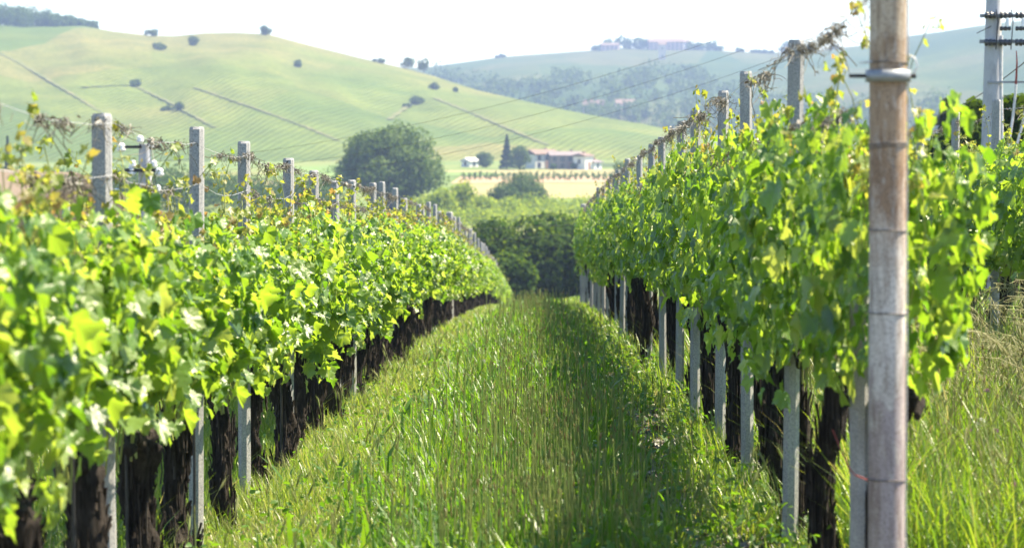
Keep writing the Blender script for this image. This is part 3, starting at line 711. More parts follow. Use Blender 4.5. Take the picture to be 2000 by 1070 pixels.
# broad weed leaves down the middle of the lane
w = MB()
for (n, y0, y1, wd) in ((5200, 9.2, 18, .021), (5200, 18, 36, .026), (3200, 36, 78, .045)):
    x = rng.normal(-.18, .3, n); y = rng.uniform(y0, y1, n); blades(w, x, y, rng.uniform(.14, .36, n) * (1 - .5 * smooth(30, 55, y)), wd * rng.uniform(.5, 1.5, n), rng.uniform(.05, .75, n), rng, .4)
n = 900; x = rng.normal(-.05, .42, n); y = 9.3 + 18 * rng.random(n); blades(w, x, y, rng.uniform(.16, .30, n), rng.uniform(.035, .065, n), rng.uniform(.3, 1.1, n), rng, .4)
n = 300; x = rng.uniform(1.25, 3.6, n); y = rng.uniform(9, 18, n); blades(w, x, y, rng.uniform(.15, .35, n), .03 * rng.uniform(.6, 1.5, n), rng.uniform(.3, 1, n), rng, .4)
tag(w.build('weeds', M['weed']), 'broad plantain leaves down the middle of the lane', 'weeds', kind='stuff')
# low leafy herbs along the row feet
hb = MB(); n = 22000
xx = np.concatenate([rng.normal(XR - .1, .2, n // 11), rng.normal(-.25, .6, n // 2), rng.uniform(1.2, 3.6, n // 3)]); yy = 8.8 + 22 * rng.random(len(xx)) ** 1.4
P = np.stack([xx, yy, ground_z(xx, yy) + rng.uniform(.03, .24, len(xx))], 1)
put_leaves(hb, P, rng.normal(0, .5, P.shape) + [0, 0, .8], rng.normal(0, 1, P.shape), rng.uniform(.012, .042, len(xx)), SLEAF, rng)
tag(hb.build('herbs', M['weed']), 'small leafy herbs scattered through the grass', 'herbs', kind='stuff')
# dead leaves on the bare track
dl = MB(); n = 3200; xx = rng.normal(.68, .2, n); yy = 9 + 13 * rng.random(n) ** 1.3
P = np.stack([xx, yy, ground_z(xx, yy) + .012 + rng.uniform(0, .02, n)], 1)
put_leaves(dl, P, rng.normal(0, .35, P.shape) + [0, 0, 1], rng.normal(0, 1, P.shape), rng.uniform(.015, .045, n), VLEAF, rng)
tag(dl.build('leaf_litter', M['dead']), 'dry brown leaves lying on the bare track by the right row', 'leaf litter', kind='stuff')
# flower stalks with heads
def stalks(n, xs, ys, h, mat_s, mat_h, name, label, r=.0024, head=(.0034, .022), lean=.12):
    x, y = xs, ys; K = 6; t = np.linspace(0, 1, K)[None]; a = rng.uniform(0, 6.28, n)[:, None]; l = (rng.uniform(0, lean, n) * h)[:, None]
    z = ground_z(x, y)
    P = np.stack([x[:, None] + np.cos(a) * l * t ** 2, y[:, None] + np.sin(a) * l * t ** 2, z[:, None] + h[:, None] * t], -1)
    sc = np.clip(y / 16, .8, 3)
    m = MB(); m.threads(P, r * sc, 3); tag(m.build(name + '_stalks', mat_s), label + ' stalks', 'stalks', kind='stuff')
    top = P[:, -1]; dv = P[:, -1] - P[:, -2]; dv /= np.linalg.norm(dv, axis=1)[:, None]; hl = rng.uniform(.6, 1.4, n) * head[1]
    Q = top[:, None] + dv[:, None] * hl[:, None, None] * np.linspace(-.3, 1, 5)[None, :, None]
    rad = head[0] * np.clip(sc, 1, 2)[:, None] * np.array([.5, 1, 1.05, .8, .15])[None]
    m = MB(); m.threads(Q, rad, 6); tag(m.build(name + '_heads', mat_h), label + ' heads', 'seed heads', kind='stuff')
n = 1300; stalks(n, rng.normal(-.05, .30, n), 9.3 + 44 * rng.random(n) ** 2.3, rng.uniform(.26, .50, n) * .92, M['stalk'], M['seed'], 'plantain', 'tall plantain flower', lean=.08)
n = 330; stalks(n, rng.normal(-.02, .27, n), 9.3 + 6 * rng.random(n), rng.uniform(.34, .56, n), M['stalk'], M['seed'], 'near_plantain', 'tall pale plantain flower', r=.0034, lean=.07)
n = 2600; stalks(n, rng.uniform(1.3, 3.7, n), 8.8 + 12 * rng.random(n), rng.uniform(.3, .75, n), M['straw'], M['seed'], 'meadow', 'dry meadow flower', lean=.4)
# bristly wall-barley ears and drooping oat panicles
def ears(n, x, y, h, lean, mat, name, label, ear=.07):
    K = 7; t = np.linspace(0, 1, K)[None]; a = rng.uniform(0, 6.28, n)[:, None]; l = (lean * h)[:, None]; z = ground_z(x, y)
    P = np.stack([x[:, None] + np.cos(a) * l * t ** 2.5, y[:, None] + np.sin(a) * l * t ** 2.5, z[:, None] + h[:, None] * (t - .3 * (lean[:, None]) * t ** 3)], -1)
    m = MB(); m.threads(P, .0013 * np.clip(y / 16, 1, 3), 3)
    dv = P[:, -1] - P[:, -2]; dv /= np.linalg.norm(dv, axis=1)[:, None]; kb = 9
    Q = P[:, -1][:, None] + dv[:, None] * ear * np.linspace(-.1, 1, 6)[None, :, None]
    m.threads(Q, np.array([.001, .0045, .0055, .005, .0035, .0006])[None] * np.ones((n, 1)), 6)
    for j in range(kb):
        f = j / kb; b = P[:, -1] + dv * (ear * f); o = rng.normal(0, 1, (n, 3)); o -= (o * dv).sum(1)[:, None] * dv; o /= np.linalg.norm(o, axis=1)[:, None]
        e = b + dv * ear * .55 + o * ear * .2; mid = b + dv * ear * .22 + o * ear * .12
        m.threads(np.stack([b, mid, e], 1), np.array([.0009, .0007, .0003])[None] * np.ones((n, 1)) * np.clip(y / 14, 1, 2.5)[:, None], 3)
    tag(m.build(name, mat), label, 'wild grass', kind='stuff')
n = 300; ears(n, np.concatenate([rng.normal(.65, .35, n // 2), rng.normal(-1.1, .3, n // 2)]), 9.2 + 22 * rng.random(n) ** 1.3, rng.uniform(.2, .40, n), rng.uniform(.05, .3, n), M['ear'], 'wild_barley', 'pale bristly ears of wild barley')
n = 140; ears(n, rng.uniform(1.35, 2.6, n), rng.uniform(8.6, 13, n), rng.uniform(.3, .6, n), rng.uniform(.1, .5, n), M['ear'], 'wild_barley', 'bristly barley ears in the tall grass at bottom right', .085)
def oats(n, x, y, h, name):
    K = 9; t = np.linspace(0, 1, K)[None]; a = rng.normal(math.pi, .7, n)[:, None]; l = (rng.uniform(.25, .65, n) * h)[:, None]; z = ground_z(x, y)
    P = np.stack([x[:, None] + np.cos(a) * l * t ** 2.2, y[:, None] + np.sin(a) * l * .6 * t ** 2.2, z[:, None] + h[:, None] * (t - .28 * t ** 4)], -1)
    m = MB(); m.threads(P, .0019, 3)
    for j in range(26):
        f = rng.uniform(.62, 1, n); b = np.stack([np.array([np.interp(f[i], t[0], P[i, :, c]) for i in range(n)]) for c in range(3)], 1)
        e = b + np.stack([rng.normal(0, .03, n), rng.normal(0, .03, n), -rng.uniform(.01, .05, n)], 1)
        m.threads(np.stack([b, (b + e) / 2 + [0, 0, .006], e, e + (e - b) * .5], 1), np.array([.0006, .0007, .0028, .0004])[None] * np.ones((n, 1)), 3)
    tag(m.build(name, M['straw']), 'pale drooping wild oats at the right edge', 'wild grass', kind='stuff')
n = 170; oats(n, rng.uniform(1.75, 3.6, n), rng.uniform(10, 17, n), rng.uniform(.75, 1.25, n), 'wild_oats')

def dandelion(u, v, Y, label):
    p = at(u, v, Y); z = float(ground_z(p[0], Y)); h = p[2] - z; e = empty('dandelion', (p[0], Y, z)); tag(e, label, 'dandelion', 'dandelion clocks')
    m = MB(); m.tube([[0, 0, 0], [.01, .0, h * .6], [0, 0, h]], .0028, 6); m.build('stem', M['stalk'], e)
    n = 90; d = rng.normal(0, 1, (n, 3)); d /= np.linalg.norm(d, axis=1)[:, None]; d0 = np.array([0, 0, h])
    m = MB(); m.threads(np.stack([d0 + d * .003, d0 + d * .018], 1), .0005, 3)
    put_quads(m, d0 + d * .019, d, rng.normal(0, 1, (n, 3)), np.full(n, .009)); m.build('seed_head', M['puff'], e)
for a in ((1077, 846, 14.6, 'round white dandelion clock among tall stalks right of the lane middle'), (893, 898, 13.2, 'white dandelion clock low in the middle of the lane'),
          (945, 706, 22, 'small white dandelion clock farther up the lane'), (1915, 824, 10.5, 'pale dandelion clock in the tall grass at the right edge')): dandelion(*a)
def clover(u, v, Y, label):
    p = at(u, v, Y); z = float(ground_z(p[0], Y)); h = p[2] - z; e = empty('clover', (p[0], Y, z)); tag(e, label, 'clover', 'clover flowers')
    m = MB(); m.tube([[0, 0, 0], [.01, .01, h * .5], [0, 0, h]], .002, 5); m.build('stem', M['stalk'], e)
    n = 60; d = rng.normal(0, 1, (n, 3)); d[:, 2] = np.abs(d[:, 2]); d /= np.linalg.norm(d, axis=1)[:, None]
    m = MB(); put_quads(m, np.array([0, 0, h]) + d * .011, rng.normal(0, 1, (n, 3)), d, np.full(n, .012)); m.build('flower_head', M['clover'], e)
for a in ((1928, 764, 11.2, 'purple clover flower highest in the right hand grass'), (1893, 842, 10.6, 'purple clover flower left of the pale dandelion clock'), (1972, 905, 10, 'purple clover flower at the right edge, upper of two'),
          (1980, 948, 9.8, 'purple clover flower at the right edge, lower of two'), (1945, 843, 10.5, 'purple clover flower right of the pale dandelion clock')): clover(*a)

# ------------------------------------------------------------------ trees
def crown_mb(seed, w, h, z0, n, leaf, clumps=22, conic=False, rough=.3):
    rng = np.random.default_rng(seed); m = MB()
    if conic:
        t = rng.random(n) ** .75; r = w / 2 * (1 - t) * np.sqrt(rng.uniform(.35, 1, n)) * (1 + .2 * np.sin(t * 40)); a = rng.uniform(0, 6.28, n)
        P = np.stack([r * np.cos(a), r * np.sin(a), z0 + h * t], 1); out = np.stack([np.cos(a), np.sin(a), 0 * a - .3], 1)
        put_quads(m, P, rng.normal(0, .7, (n, 3)) + out * .6, out - [0, 0, .4], leaf * rng.uniform(.6, 1.3, n)); return m
    d = rng.normal(0, 1, (clumps, 3)); d /= np.linalg.norm(d, axis=1)[:, None]; rr = rng.uniform(.35, .86, clumps)[:, None]
    cc = d * rr * np.array([w / 2, w / 2, h / 2]) + [0, 0, z0 + h / 2]
    lo = cc[:, 2] < z0 + h * .3; cc[lo, :2] *= .8
    cr = rng.uniform(.17, .34, clumps) * min(w, h * 1.1) * (22 / clumps) ** .33
    k = rng.choice(clumps, n, p=cr ** 2 / (cr ** 2).sum()); dd = rng.normal(0, 1, (n, 3)); dd /= np.linalg.norm(dd, axis=1)[:, None]
    q = cr[k] * (.6 + .42 * rng.random(n) ** .6) * (1 + rough * rng.normal(0, .25, n))
    P = cc[k] + dd * q[:, None] * [1, 1, .85]
    put_quads(m, P, dd * .8 + rng.normal(0, .6, (n, 3)) + [0, 0, .3], rng.normal(0, 1, (n, 3)) - [0, 0, .3], leaf * rng.uniform(.5, 1.3, n)); return m
def trunk_tree_mb(seed, h, r, limbs=6, spread=1.0):
    rng = np.random.default_rng(seed); m = MB(); t = np.linspace(0, 1, 7)
    P = np.stack([.03 * h * np.sin(t * 3 + seed), .02 * h * np.cos(t * 4), -.3 + (h + .3) * t], 1); m.tube(P, r * (1.25 - .85 * t), 8)
    for k in range(limbs):
        f = rng.uniform(.4, .85); a = rng.uniform(0, 6.28); b = np.array([np.interp(f, t, P[:, c]) for c in range(3)]); L = spread * rng.uniform(.5, 1)
        m.tube([b, b + [math.cos(a) * L * .5, math.sin(a) * L * .5, L * .4], b + [math.cos(a) * L, math.sin(a) * L, L * .9]], [r * .45, r * .3, r * .12], 5)
    return m
tid = 0
def tree(name, p, w, h, label, cat='tree', mat='tree_leaf', n=2500, leaf=.4, th=.2, clumps=22, conic=False, group=None, below=.5):
    """p = ground point; h = full height; th = share of bare trunk"""
    global tid; tid += 1
    e = empty(name, (p[0], p[1], p[2])); tag(e, label, cat, group)
    trunk_tree_mb(tid, h * (.85 if conic else .6), max(.06, h * .022), 0 if conic else 6, w * .3).build('trunk', M['tree_bark'], e)
    crown_mb(tid * 13, w, h * (1 - th), h * th, n, leaf, clumps, conic).build('crown', M[mat], e); return e
def floor_pt(u, Y, sink=0.0): x = (u - 1045) / F * Y; return (x, Y, float(ground_z(x, Y)) - sink)
def px(Y): return Y / F
# hazel trees closing the lane
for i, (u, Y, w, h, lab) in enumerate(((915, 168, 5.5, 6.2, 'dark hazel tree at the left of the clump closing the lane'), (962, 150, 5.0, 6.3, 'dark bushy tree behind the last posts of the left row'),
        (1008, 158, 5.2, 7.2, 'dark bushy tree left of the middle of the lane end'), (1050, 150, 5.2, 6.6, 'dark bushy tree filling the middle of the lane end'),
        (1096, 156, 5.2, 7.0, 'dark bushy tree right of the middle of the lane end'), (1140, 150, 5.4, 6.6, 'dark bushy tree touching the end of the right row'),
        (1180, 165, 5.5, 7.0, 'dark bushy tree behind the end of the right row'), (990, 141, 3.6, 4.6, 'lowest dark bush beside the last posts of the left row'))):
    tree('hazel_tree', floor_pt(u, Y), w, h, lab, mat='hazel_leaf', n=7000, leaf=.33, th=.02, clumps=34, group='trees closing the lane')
# valley trees
def vt(name, u, vb, w_px, h_px, lab, Y=None, **k):
    Y = Y or 18 * F / (vb - 200); return tree(name, (((u - 1045) / F * Y), Y, 200 / F * Y * 0 - (vb - 200) / F * Y - .1), w_px * px(Y), h_px * px(Y), lab, **k)
vt('broadleaf_tree', 762, 408, 218, 166, 'huge round green tree standing alone in the valley', n=26000, leaf=.55, th=.0, clumps=120, mat='valley_leaf')
vt('shrub', 660, 375, 34, 55, 'small dark bush at the left foot of the huge round tree', n=1500, leaf=.4, th=.05)
vt('shrub', 1008, 402, 90, 70, 'rounded bluish bush in the golden field', n=4500, leaf=.4, th=.03, clumps=26)
vt('shrub', 1045, 404, 60, 42, 'low bush at the right of the rounded bluish bush', n=2200, leaf=.4, th=.03)
vt('shrub', 985, 408, 60, 44, 'low bush at the left of the rounded bluish bush', n=2200, leaf=.4, th=.03)
vt('shrub', 905, 425, 60, 70, 'pointed light bush right of the huge round tree', n=2500, leaf=.38, th=.04, mat='pale_leaf')
vt('shrub', 862, 428, 70, 62, 'light bush under the right side of the huge round tree', n=2500, leaf=.38, th=.04, mat='pale_leaf')
vt('shrub', 945, 425, 50, 48, 'small light bush between the huge tree and the bluish bush', n=1800, leaf=.36, th=.04, mat='pale_leaf')
vt('broadleaf_tree', 1217, 400, 52, 86, 'dark tree peeping over the right row', n=3000, leaf=.36, th=.05)
vt('conifer', 990, 330, 30, 68, 'dark pointed conifer left of the white farmhouse', n=2200, leaf=.55, th=.03, conic=True, mat='conifer')
vt('broadleaf_tree', 1016, 331, 44, 44, 'round tree between the conifer and the white farmhouse', n=2200, leaf=.5, th=.03)
vt('broadleaf_tree', 948, 327, 34, 29, 'round dark tree beside the white shed', n=1600, leaf=.5, th=.04)
vt('shrub', 1080, 331, 12, 12, 'small bush before the brown house', n=400, leaf=.4, th=.04)
vt('shrub', 1120, 331, 14, 13, 'small bush at the corner of the brown house', n=400, leaf=.4, th=.04)
vt('conifer', 14, 400, 30, 135, 'tall dark cypress at the left edge of the valley', n=3000, leaf=.4, th=.03, conic=True, mat='conifer')
def mass(pts, name, label, mat, leaf, nper, seed):
    """a far wood that reads as one mass; pts rows of (x,y,z,w,h)"""
    rg = np.random.default_rng(seed); m = MB()
    for k, (x, y, z, w_, h_) in enumerate(pts):
        c = crown_mb(seed * 1000 + k, w_, h_, -.1, nper, leaf, 9); m.add(np.concatenate(c.v) + [x, y, z], np.concatenate(c.q))
    return tag(m.build(name, M[mat]), label, 'wood', kind='stuff')
rg = np.random.default_rng(5)
pts = []
for u in np.arange(-120, 660, 16.0):
    for k in range(2):
        Y = rg.uniform(375, 440); uu = u + rg.uniform(-12, 12); top = 325 + 8 * math.sin(u / 60) + (uu > 480) * 12 + rg.uniform(-5, 8); h = (18 - (top - 200) / F * Y)
        pts.append((*floor_pt(uu, Y), rg.uniform(4, 7), max(2.5, h)))
mass(pts, 'woodland', 'dark tree belt across the valley behind the left row', 'tree_leaf', .5, 330, 6)
pts = []
for i in range(330):                                                        # wood on the top left crest
    u = rg.uniform(-200, 165); t = rg.uniform(.97, 1.25); P = hill1(u, min(t, 1.0)); h = np.interp(u, [-200, 0, 70, 165], [17, 13.5, 11, 4.5]) * rg.uniform(.55, 1.02)
    pts.append((P[0], P[1] + (t - .97) * 200, P[2] - .5, rg.uniform(4, 8) * h / 11, h))
mass(pts, 'woodland', 'dark wood on the crest of the hill at top left', 'tree_leaf', 1.0, 130, 7)
pts = []
for i in range(700):                                                        # woods over the far hill's lower slope
    u = rg.uniform(830, 1980); lo = 262; hi = np.interp(u, [830, 1000, 1150, 1250, 1330, 1500, 1980], [150, 165, 160, 135, 150, 195, 235]) + 12 * math.sin(u / 37)
    v = rg.uniform(hi, lo)
    if u > 1500 and rg.random() < .4: continue
    if math.sin(u / 31 + v / 9) * math.sin(v / 13 - u / 60) > .25: continue
    P = hill_pt(hill2, u, v); s = rg.uniform(5.5, 12); pts.append((P[0], P[1], P[2] - .6, s * 1.15, s))
mass(pts, 'woodland', 'bluish woods on the lower slope of the far hill', 'hill_leaf', 2.0, 60, 8)
pts = []
for u, w_, h_ in [(1168, 26, 10), (1190, 30, 18), (1215, 40, 22), (1240, 34, 22), (1258, 22, 18), (1345, 26, 18), (1365, 30, 16), (1385, 28, 15), (1400, 24, 9), (1440, 26, 7), (1475, 30, 7), (1500, 34, 8),
                  (1530, 30, 20), (1545, 34, 18), (1580, 34, 10), (1620, 30, 8), (980, 22, 6)]:
    P = hill2(u, .985); Y = P[1]; pts.append((P[0], P[1] - 6, P[2] - 1.0, w_ * px(Y), h_ * px(Y) + 1))
mass(pts, 'woodland', 'hazy trees round the hilltop village', 'tree_leaf', 2.0, 330, 9)
pts = []
for i in range(420):                                                        # light vineyards in front of the golden field
    u = rg.uniform(800, 1260); Y = rg.choice([342, 356, 370, 385, 400, 415]) + rg.uniform(-1.5, 1.5); pts.append((*floor_pt(u, Y), rg.uniform(2.2, 3.6), rg.uniform(1.8, 2.9)))
mass(pts, 'vineyard', 'light green vineyard beyond the dark trees at the lane end', 'pale_leaf', .42, 60, 10)
pts = []
for r_ in (560, 575, 592):
    for u in np.arange(905, 1240, 11): pts.append((*floor_pt(u + rg.uniform(-2, 2), r_), 1.0, 1.3))
mass(pts, 'orchard', 'young orchard rows on reddish soil behind the golden field', 'tree_leaf', .35, 40, 11)
for u, v, w_, h_, lab, con in ((300, 72, 34, 13, 'wide dark bush on the left hill skyline', 0), (380, 90, 20, 20, 'small dark pointed tree just under the left hill skyline', 0), (312, 98, 36, 15, 'wide dark bush below the skyline bush on the left hill', 0),
        (521, 70, 21, 22, 'lone round tree on the rounded top of the left hill', 0), (265, 170, 17, 14, 'bush at the end of the short path on the left hill', 0), (350, 216, 18, 18, 'bush low on the left hill above the concrete posts', 0),
        (328, 216, 30, 8, 'low scrub left of the bush low on the left hill', 0), (815, 204, 26, 17, 'bush at the bend of the track on the left hill', 0), (795, 210, 20, 7, 'low scrub left of the track bend bush', 0), (848, 175, 17, 14, 'bush high on the right part of the left hill', 0),
        (890, 180, 9, 8, 'smallest bush near the right end of the left hill crest', 0), (585, 132, 14, 14, 'small pale bush in the middle of the left hill', 0), (795, 136, 26, 24, 'left of the two skyline trees where the hills meet', 0),
        (828, 134, 20, 27, 'right of the two skyline trees where the hills meet', 0), (742, 124, 30, 9, 'low scrub on the skyline left of the two trees', 0)):
    P = hill_pt(hill1, u, v); tree('hillside_tree', (P[0], P[1], P[2] - .3), w_ * px(P[1]), h_ * px(P[1]) + .3, lab, n=700, leaf=.8, mat='hill_leaf', th=.12 if h_ > 19 else .03, clumps=14, group='trees and bushes dotted over the left hill')
# dark growth at the right edge
for u, Y, vb, w_, h_, lab, con, mt in ((1846, 80, 330, 62, 128, 'dark conifer between the end pole and the utility pole', 1, 'conifer'), (1815, 85, 330, 70, 90, 'dark round tree at the foot of the dark conifer', 0, 'tree_leaf'),
        (1985, 38, 330, 110, 165, 'leafy green tree behind the stay wires at the right edge', 0, 'hazel_leaf'), (1905, 46, 340, 120, 145, 'bushy green tree at the foot of the utility pole', 0, 'hazel_leaf'), (1830, 50, 360, 100, 145, 'bushy green tree right of the end pole leaves', 0, 'hazel_leaf')):
    p = at(u, vb, Y); gz = float(ground_z(p[0], Y)); tree('conifer' if con else 'broadleaf_tree', (p[0], Y, gz), w_ * px(Y), p[2] - gz + h_ * px(Y), lab, n=3500 if not con else 2600, leaf=.16 * Y / 40 * 1.2, th=.15, clumps=26, conic=bool(con), mat=mt)

# ------------------------------------------------------------------ houses
def house(name, p, w, d, h, rh, rz, wall, roof, label, wins=3, storeys=2, over=.4, door=True, hip=0.0, chimney=True):
    e = empty(name, p, rz); tag(e, label, 'house')
    m = MB(); a, b = w / 2, d / 2
    m.add([[-a, -b, -.5], [a, -b, -.5], [a, b, -.5], [-a, b, -.5], [-a, -b, h], [a, -b, h], [a, b, h], [-a, b, h]], [[0, 1, 5, 4], [1, 2, 6, 5], [2, 3, 7, 6], [3, 0, 4, 7]])
    if not hip: m.add([[-a, -b, h], [-a, b, h], [-a, 0, h + rh], [a, -b, h], [a, b, h], [a, 0, h + rh]], None, [[0, 2, 1], [3, 4, 5]])
    m.build('wall', M[wall], e, False)
    m = MB(); A, B = a + over, b + over; k = rh / b; zl = h - over * k; tk = .22; rx = A - hip
    V = [[-A, -B, zl], [A, -B, zl], [rx, 0, h + rh], [-rx, 0, h + rh], [A, B, zl], [-A, B, zl]]
    V = np.array(V) + [0, 0, .03]; V2 = V + [0, 0, tk]
    q = [[6, 7, 8, 9], [9, 8, 10, 11], [3, 2, 1, 0], [5, 4, 2, 3], [0, 1, 7, 6], [4, 5, 11, 10]]; t = [[7, 10, 8], [11, 6, 9], [1, 2, 4], [5, 3, 0]]
    q += [[1, 4, 10, 7], [5, 0, 6, 11]]
    m.add(np.vstack([V, V2]), q, t); ro = m.build('roof', M[roof], e, False)
    if chimney: m = MB(); m.box((w * .22, .1 * d, h + rh * .8 + .3), (.6, .6, 1.0)); m.build('chimney', M['brick'], ro, False)
    for s in range(storeys):
        for j in range(wins):
            x = -a + w * (j + .5) / wins; z = h * (s + .5) / storeys
            if door and s == 0 and j == wins // 2:
                m = MB(); m.box((x, -b - .03, 1.05), (1.1, .1, 2.1)); m.build('door', M['brick'], e, False); continue
            m = MB(); m.box((x, -b - .02, z), (1.0, .1, 1.3)); m.build('window', M['glass'], e, False)
    for sd in (-1, 1):
        m = MB(); m.box((sd * (a + .02), 0, h * .6), (.1, 1.0, 1.3)); m.build('window', M['glass'], e, False)
    return e
def hpt(u, vb, Y): p = at(u, vb, Y); return tuple(p)
house('farmhouse', floor_pt(1058, 662), 7.6, 5, 3.9, 1.0, .6, 'plaster', 'tiles', 'white farmhouse with a red tiled roof in the valley')
house('stone_house', floor_pt(1103, 656), 8.4, 6, 3.6, .9, .12, 'stone', 'grey_tiles', 'brown house with a grey roof right of the white farmhouse', wins=4)
house('outbuilding', floor_pt(1139, 650), 3.6, 4, 3.6, .5, .9, 'plaster', 'tiles', 'small white outbuilding against the brown house', 1, 1)
house('outbuilding', floor_pt(1159, 652), 3.4, 3, 1.9, .4, .9, 'plaster', 'grey_tiles', 'low white outbuilding farthest right in the valley farm', 1, 1, door=False)
house('shed', floor_pt(918, 676), 4.0, 3, 1.7, .6, .9, 'plaster', 'plaster', 'small white shed standing left of the conifer', 1, 1, door=False)
P = hill_pt(hill2, 1221, 221); house('roadside_house', (P[0], P[1], P[2]), 38 * px(P[1]), 7, 18 * px(P[1]), 8 * px(P[1]), .1, 'cream', 'tiles', 'house with an orange roof half hidden by the left hill', wins=4)
P = hill_pt(hill2, 1160, 222); house('roadside_house', (P[0], P[1], P[2]), 40 * px(P[1]), 7, 16 * px(P[1]), 10 * px(P[1]), -.5, 'pinkish', 'tiles', 'house with a reddish roof left of the orange roofed one')
P = hill2(1298, .98); house('hilltop_house', (P[0], P[1] - 6, P[2] - 1), 66 * px(P[1]), 12, 17 * px(P[1]), 6 * px(P[1]), .05, 'pinkish', 'tiles', 'long pinkish house on top of the far hill', wins=8, storeys=3, over=1)
P = hill2(1190, .97); house('hilltop_house', (P[0], P[1] - 10, P[2] - 1), 34 * px(P[1]), 9, 10 * px(P[1]), 4 * px(P[1]), -.1, 'pinkish', 'tiles', 'small house left of the trees in the hilltop village', wins=4)
P = hill_pt(hill2, 1292, 118); house('hilltop_tower', (P[0], P[1], P[2]), 5, 5, 11, 2, 0, 'cream', 'tiles', 'narrow pale tower below the long hilltop house', 1, 2, door=False)
P = hill2(1335, .985); house('hilltop_house', (P[0], P[1] - 4, P[2] - 1), 9, 8, 7, 2, .6, 'plaster', 'tiles', 'small white house at the right end of the long hilltop house', 2, 2)
# brown roofed farm building below the left row, and a roof corner at the right
def near_roof():
    Y = 62; x, yy, z = floor_pt(30, Y); e_z = at(30, 352, Y)[2]
    house('barn', (x - 1.2, Y + 2, z), 9.0, 7.0, e_z - z - 1.5, 1.5, -.9, 'cream', 'brown_tiles', 'barn with a brown tiled roof below the left row', 3, 1, .6, chimney=False)
near_roof()
p = at(1925, 232, 120); house('villa', (p[0] + .6, 120, p[2] - 4.2), 3.6, 4, 4, .6, .3, 'brick', 'shadowed_tiles', 'house whose grey roof corner shows left of the utility pole', 2, 1, .6)

# ------------------------------------------------------------------ utility poles and lines
def right_pole():
    Y = 34; p = at(1938, 200, Y); gz = float(ground_z(p[0], Y)); e = empty('utility_pole', (p[0], Y, gz)); tag(e, 'tall grey concrete utility pole with dark insulators at the right edge', 'utility pole')
    def lz(v): return at(1938, v, Y)[2] - gz
    def lx(u): return (u - 1938) * px(Y)
    Ht = lz(-190); m = MB(); th = np.linspace(0, 6.283, 24, endpoint=False)
    m.rings(np.array([np.column_stack([np.cos(th) * r, np.sin(th) * r, np.full(24, z)]) for z, r in ((-.5, .19), (lz(300), .148), (lz(60), .112), (Ht, .085))])); m.build('shaft', M['pole_concrete'], e)
    m = MB(); m.tube([[.10, -.07, lz(70)], [.105, -.075, lz(160)], [.135, -.08, lz(300)]], .022, 8); m.build('conduit', M['cable'], e)
    for v in (32, 82):
        m = MB(); m.box((lx(1968), -.10, lz(v)), (lx(2030) - lx(1912), .05, .05)); br = m.build('bracket', M['galv'], e, False)
    for u in (1929, 1958, 1988, 2016):
        for v in (31, 57, 84):
            if v == 57 and u < 1950: continue
            m = MB(); a = np.linspace(0, 6.283, 14, endpoint=False); prof = [(-.085, .02), (-.08, .06), (-.05, .065), (-.04, .04), (-.02, .06), (.01, .065), (.02, .04), (.04, .055), (.065, .055), (.07, .02)]
            X0 = lx(u); m.rings(np.array([np.column_stack([X0 + dx, -.16 + np.cos(a) * r * (.55 if v == 57 else .8), lz(v) + np.sin(a) * r * (.55 if v == 57 else .8)]) if False else np.column_stack([np.full(14, X0 + dx), -.16 + np.cos(a) * r * (.5 if v == 57 else .8), lz(v) + np.sin(a) * r * (.5 if v == 57 else .8)]) for dx, r in prof]))
            m.build('insulator', M['dark_ceramic'], e)
        m = MB(); m.tube([[lx(u) + .07, -.18, lz(20)], [lx(u) + .09, -.2, lz(45)], [lx(u) + .07, -.18, lz(98)]], .008, 6); m.build('jumper_wire', M['dark_metal'], e)
        if u > 1950:
            m = MB(); m.tube([[lx(u) + .02, -.2, lz(38)], [lx(u) + .02, -.2, lz(52)]], [.03, .04], 10); m.build('fuse', M['ceramic'], e)
    m = MB(); m.box((lx(1975), -.12, lz(161)), (lx(2030) - lx(1930), .03, .03)); m.build('bracket', M['galv'], e, False)
    for k, (u0, u1) in enumerate(((1979, 1958), (2004, 1968), (2022, 1976))):
        m = MB(); t = np.linspace(0, 1, 10); m.tube(np.column_stack([lx(u0) + (lx(u1) - lx(u0)) * t ** 1.5, -.16 + 0 * t, lz(165) + (lz(330) - lz(165)) * t]), .018, 8); m.build('cable', M['cable'], e)
        m = MB(); m.tube([[lx(u0), -.16, lz(100)], [lx(u0) + .01, -.16, lz(125)], [lx(u0), -.16, lz(165)]], [.006, .012, .016], 8); m.build('lead', M['red_twine' if k == 0 else 'dark_metal'], e)
    m = MB(); m.tube([[-.05, -.1, lz(52)], [lx(1903), -.12, lz(66)]], .006, 5); m.build('stay_arm', M['dark_metal'], e)
    return e
right_pole()
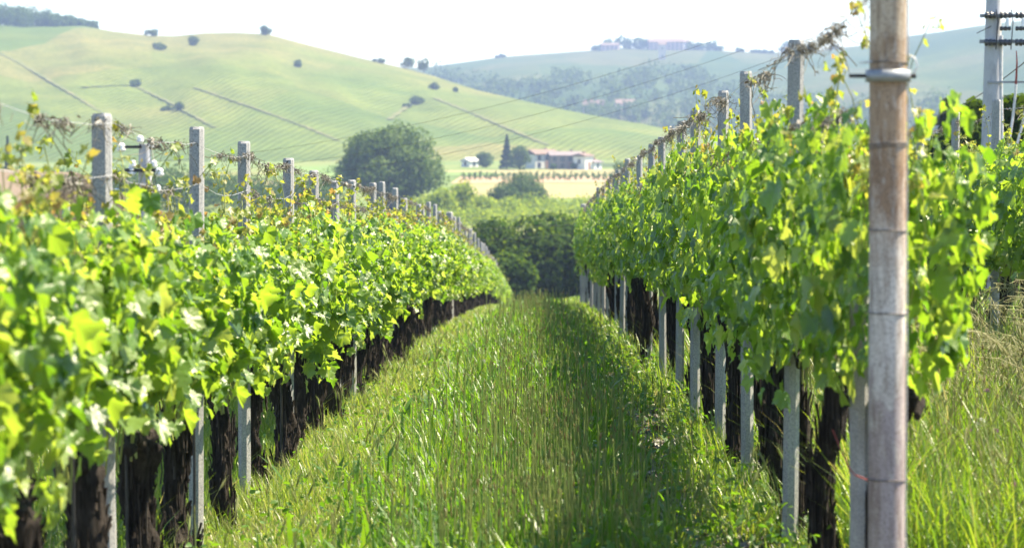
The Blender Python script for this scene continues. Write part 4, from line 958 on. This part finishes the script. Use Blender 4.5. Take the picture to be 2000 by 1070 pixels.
def left_pole():
    Y = 50; u0 = 283; p = at(u0, 300, Y); gz = float(ground_z(p[0], Y)); e = empty('utility_pole', (p[0], Y, gz)); tag(e, 'short dark utility pole with white insulators behind the left row', 'utility pole')
    def lz(v): return at(u0, v, Y)[2] - gz
    def lx(u): return (u - u0) * px(Y)
    m = MB(); th = np.linspace(0, 6.283, 20, endpoint=False)
    m.rings(np.array([np.column_stack([np.cos(th) * r, np.sin(th) * r, np.full(20, z)]) for z, r in ((-.5, .17), (lz(400), .15), (lz(281), .125))])); m.build('shaft', M['pole_concrete'], e)
    m = MB(); m.box((lx(283), -.16, lz(332)), (lx(320) - lx(246), .07, .08), .3); m.build('crossarm', M['dark_metal'], e, False)
    m = MB(); m.box((lx(276), -.1, lz(287)), (lx(312) - lx(232), .05, .06), .3); m.build('crossarm', M['dark_metal'], e, False)
    for u, v, s in ((240, 288, 1.2), (277, 272, 1.0), (224, 334, .9), (259, 334, 1.2), (314, 336, 1.2), (262, 320, 1.0), (303, 320, 1.0), (300, 283, .8), (310, 368, 1.0), (230, 376, 1.1)):
        m = MB(); a = np.linspace(0, 6.283, 14, endpoint=False); prof = [(-.09, .015), (-.08, .06), (-.03, .085), (0, .05), (.03, .075), (.08, .05), (.1, .015)]
        m.rings(np.array([np.column_stack([lx(u) + np.cos(a) * r * s, -.2 + np.sin(a) * r * s, np.full(14, lz(v) + dz * s * .8)]) for dz, r in prof])); m.build('insulator', M['ceramic'], e)
        m = MB(); m.tube([[lx(u), -.2, lz(v) - .09], [lx(283) * .3 + lx(u) * .7, -.16, lz(332 if v > 305 else 287) + .0]], .012, 5); m.build('pin', M['dark_metal'], e)
    return e
left_pole()
def power_line(A, B, sag, label, r=.011):
    A, B = np.array(A), np.array(B); t = np.linspace(0, 1, 40)[:, None]; P = A + (B - A) * t - np.array([0, 0, sag]) * 4 * t * (1 - t)
    m = MB(); m.tube(P - A, r, 5); tag(m.build('power_line', M['black_cable'], loc=tuple(A)), label, 'power line', 'power lines across the valley')
def line_through(A, B, u, v):
    """sag that makes the line from A to B pass the direction (u, v)"""
    best = None
    for sag in np.linspace(0, 3, 601):
        t = np.linspace(0, 1, 300)[:, None]; P = np.array(A) + (np.array(B) - np.array(A)) * t - np.array([0, 0, sag]) * 4 * t * (1 - t)
        w_ = P @ _f; uu = 1000 + F * (P @ _r) / w_; vv = 535 - F * (P @ _u) / w_; e = abs(np.interp(u, uu, vv) - v)
        if best is None or e < best[0]: best = (e, sag)
    return best[1]
for k, (ul, vl, vr, u, v) in enumerate(((246, 318, -125, 1060, 182), (283, 340, -95, 1108, 207), (314, 352, -62, 1178, 226))):
    A, B = at(ul, vl, 50), at(1938 + 6 * k, vr, 34)
    power_line(A, B, line_through(A, B, u, v), ('upper', 'middle', 'lower')[k] + ' of three dark power lines climbing to the right', .0027)
power_line(at(1790, 232, 60), at(2060, 72, 30), .25, 'dark cable slanting behind the utility pole at the right', .009)

# ------------------------------------------------------------------ the air
hz = MB(); hz.box((0, 1380, 29), (3000, 2860, 110))
hm = bpy.data.materials.new('haze'); hm.use_nodes = True; hn = hm.node_tree.nodes; hn.clear()
vo = hn.new('ShaderNodeVolumePrincipled'); oo = hn.new('ShaderNodeOutputMaterial'); hm.node_tree.links.new(vo.outputs[0], oo.inputs['Volume'])
vo.inputs['Color'].default_value = (.47, .63, 1.0, 1); vo.inputs['Density'].default_value = .00031; vo.inputs['Anisotropy'].default_value = .2
tag(hz.build('haze', hm, smooth_=False), kind='stuff')
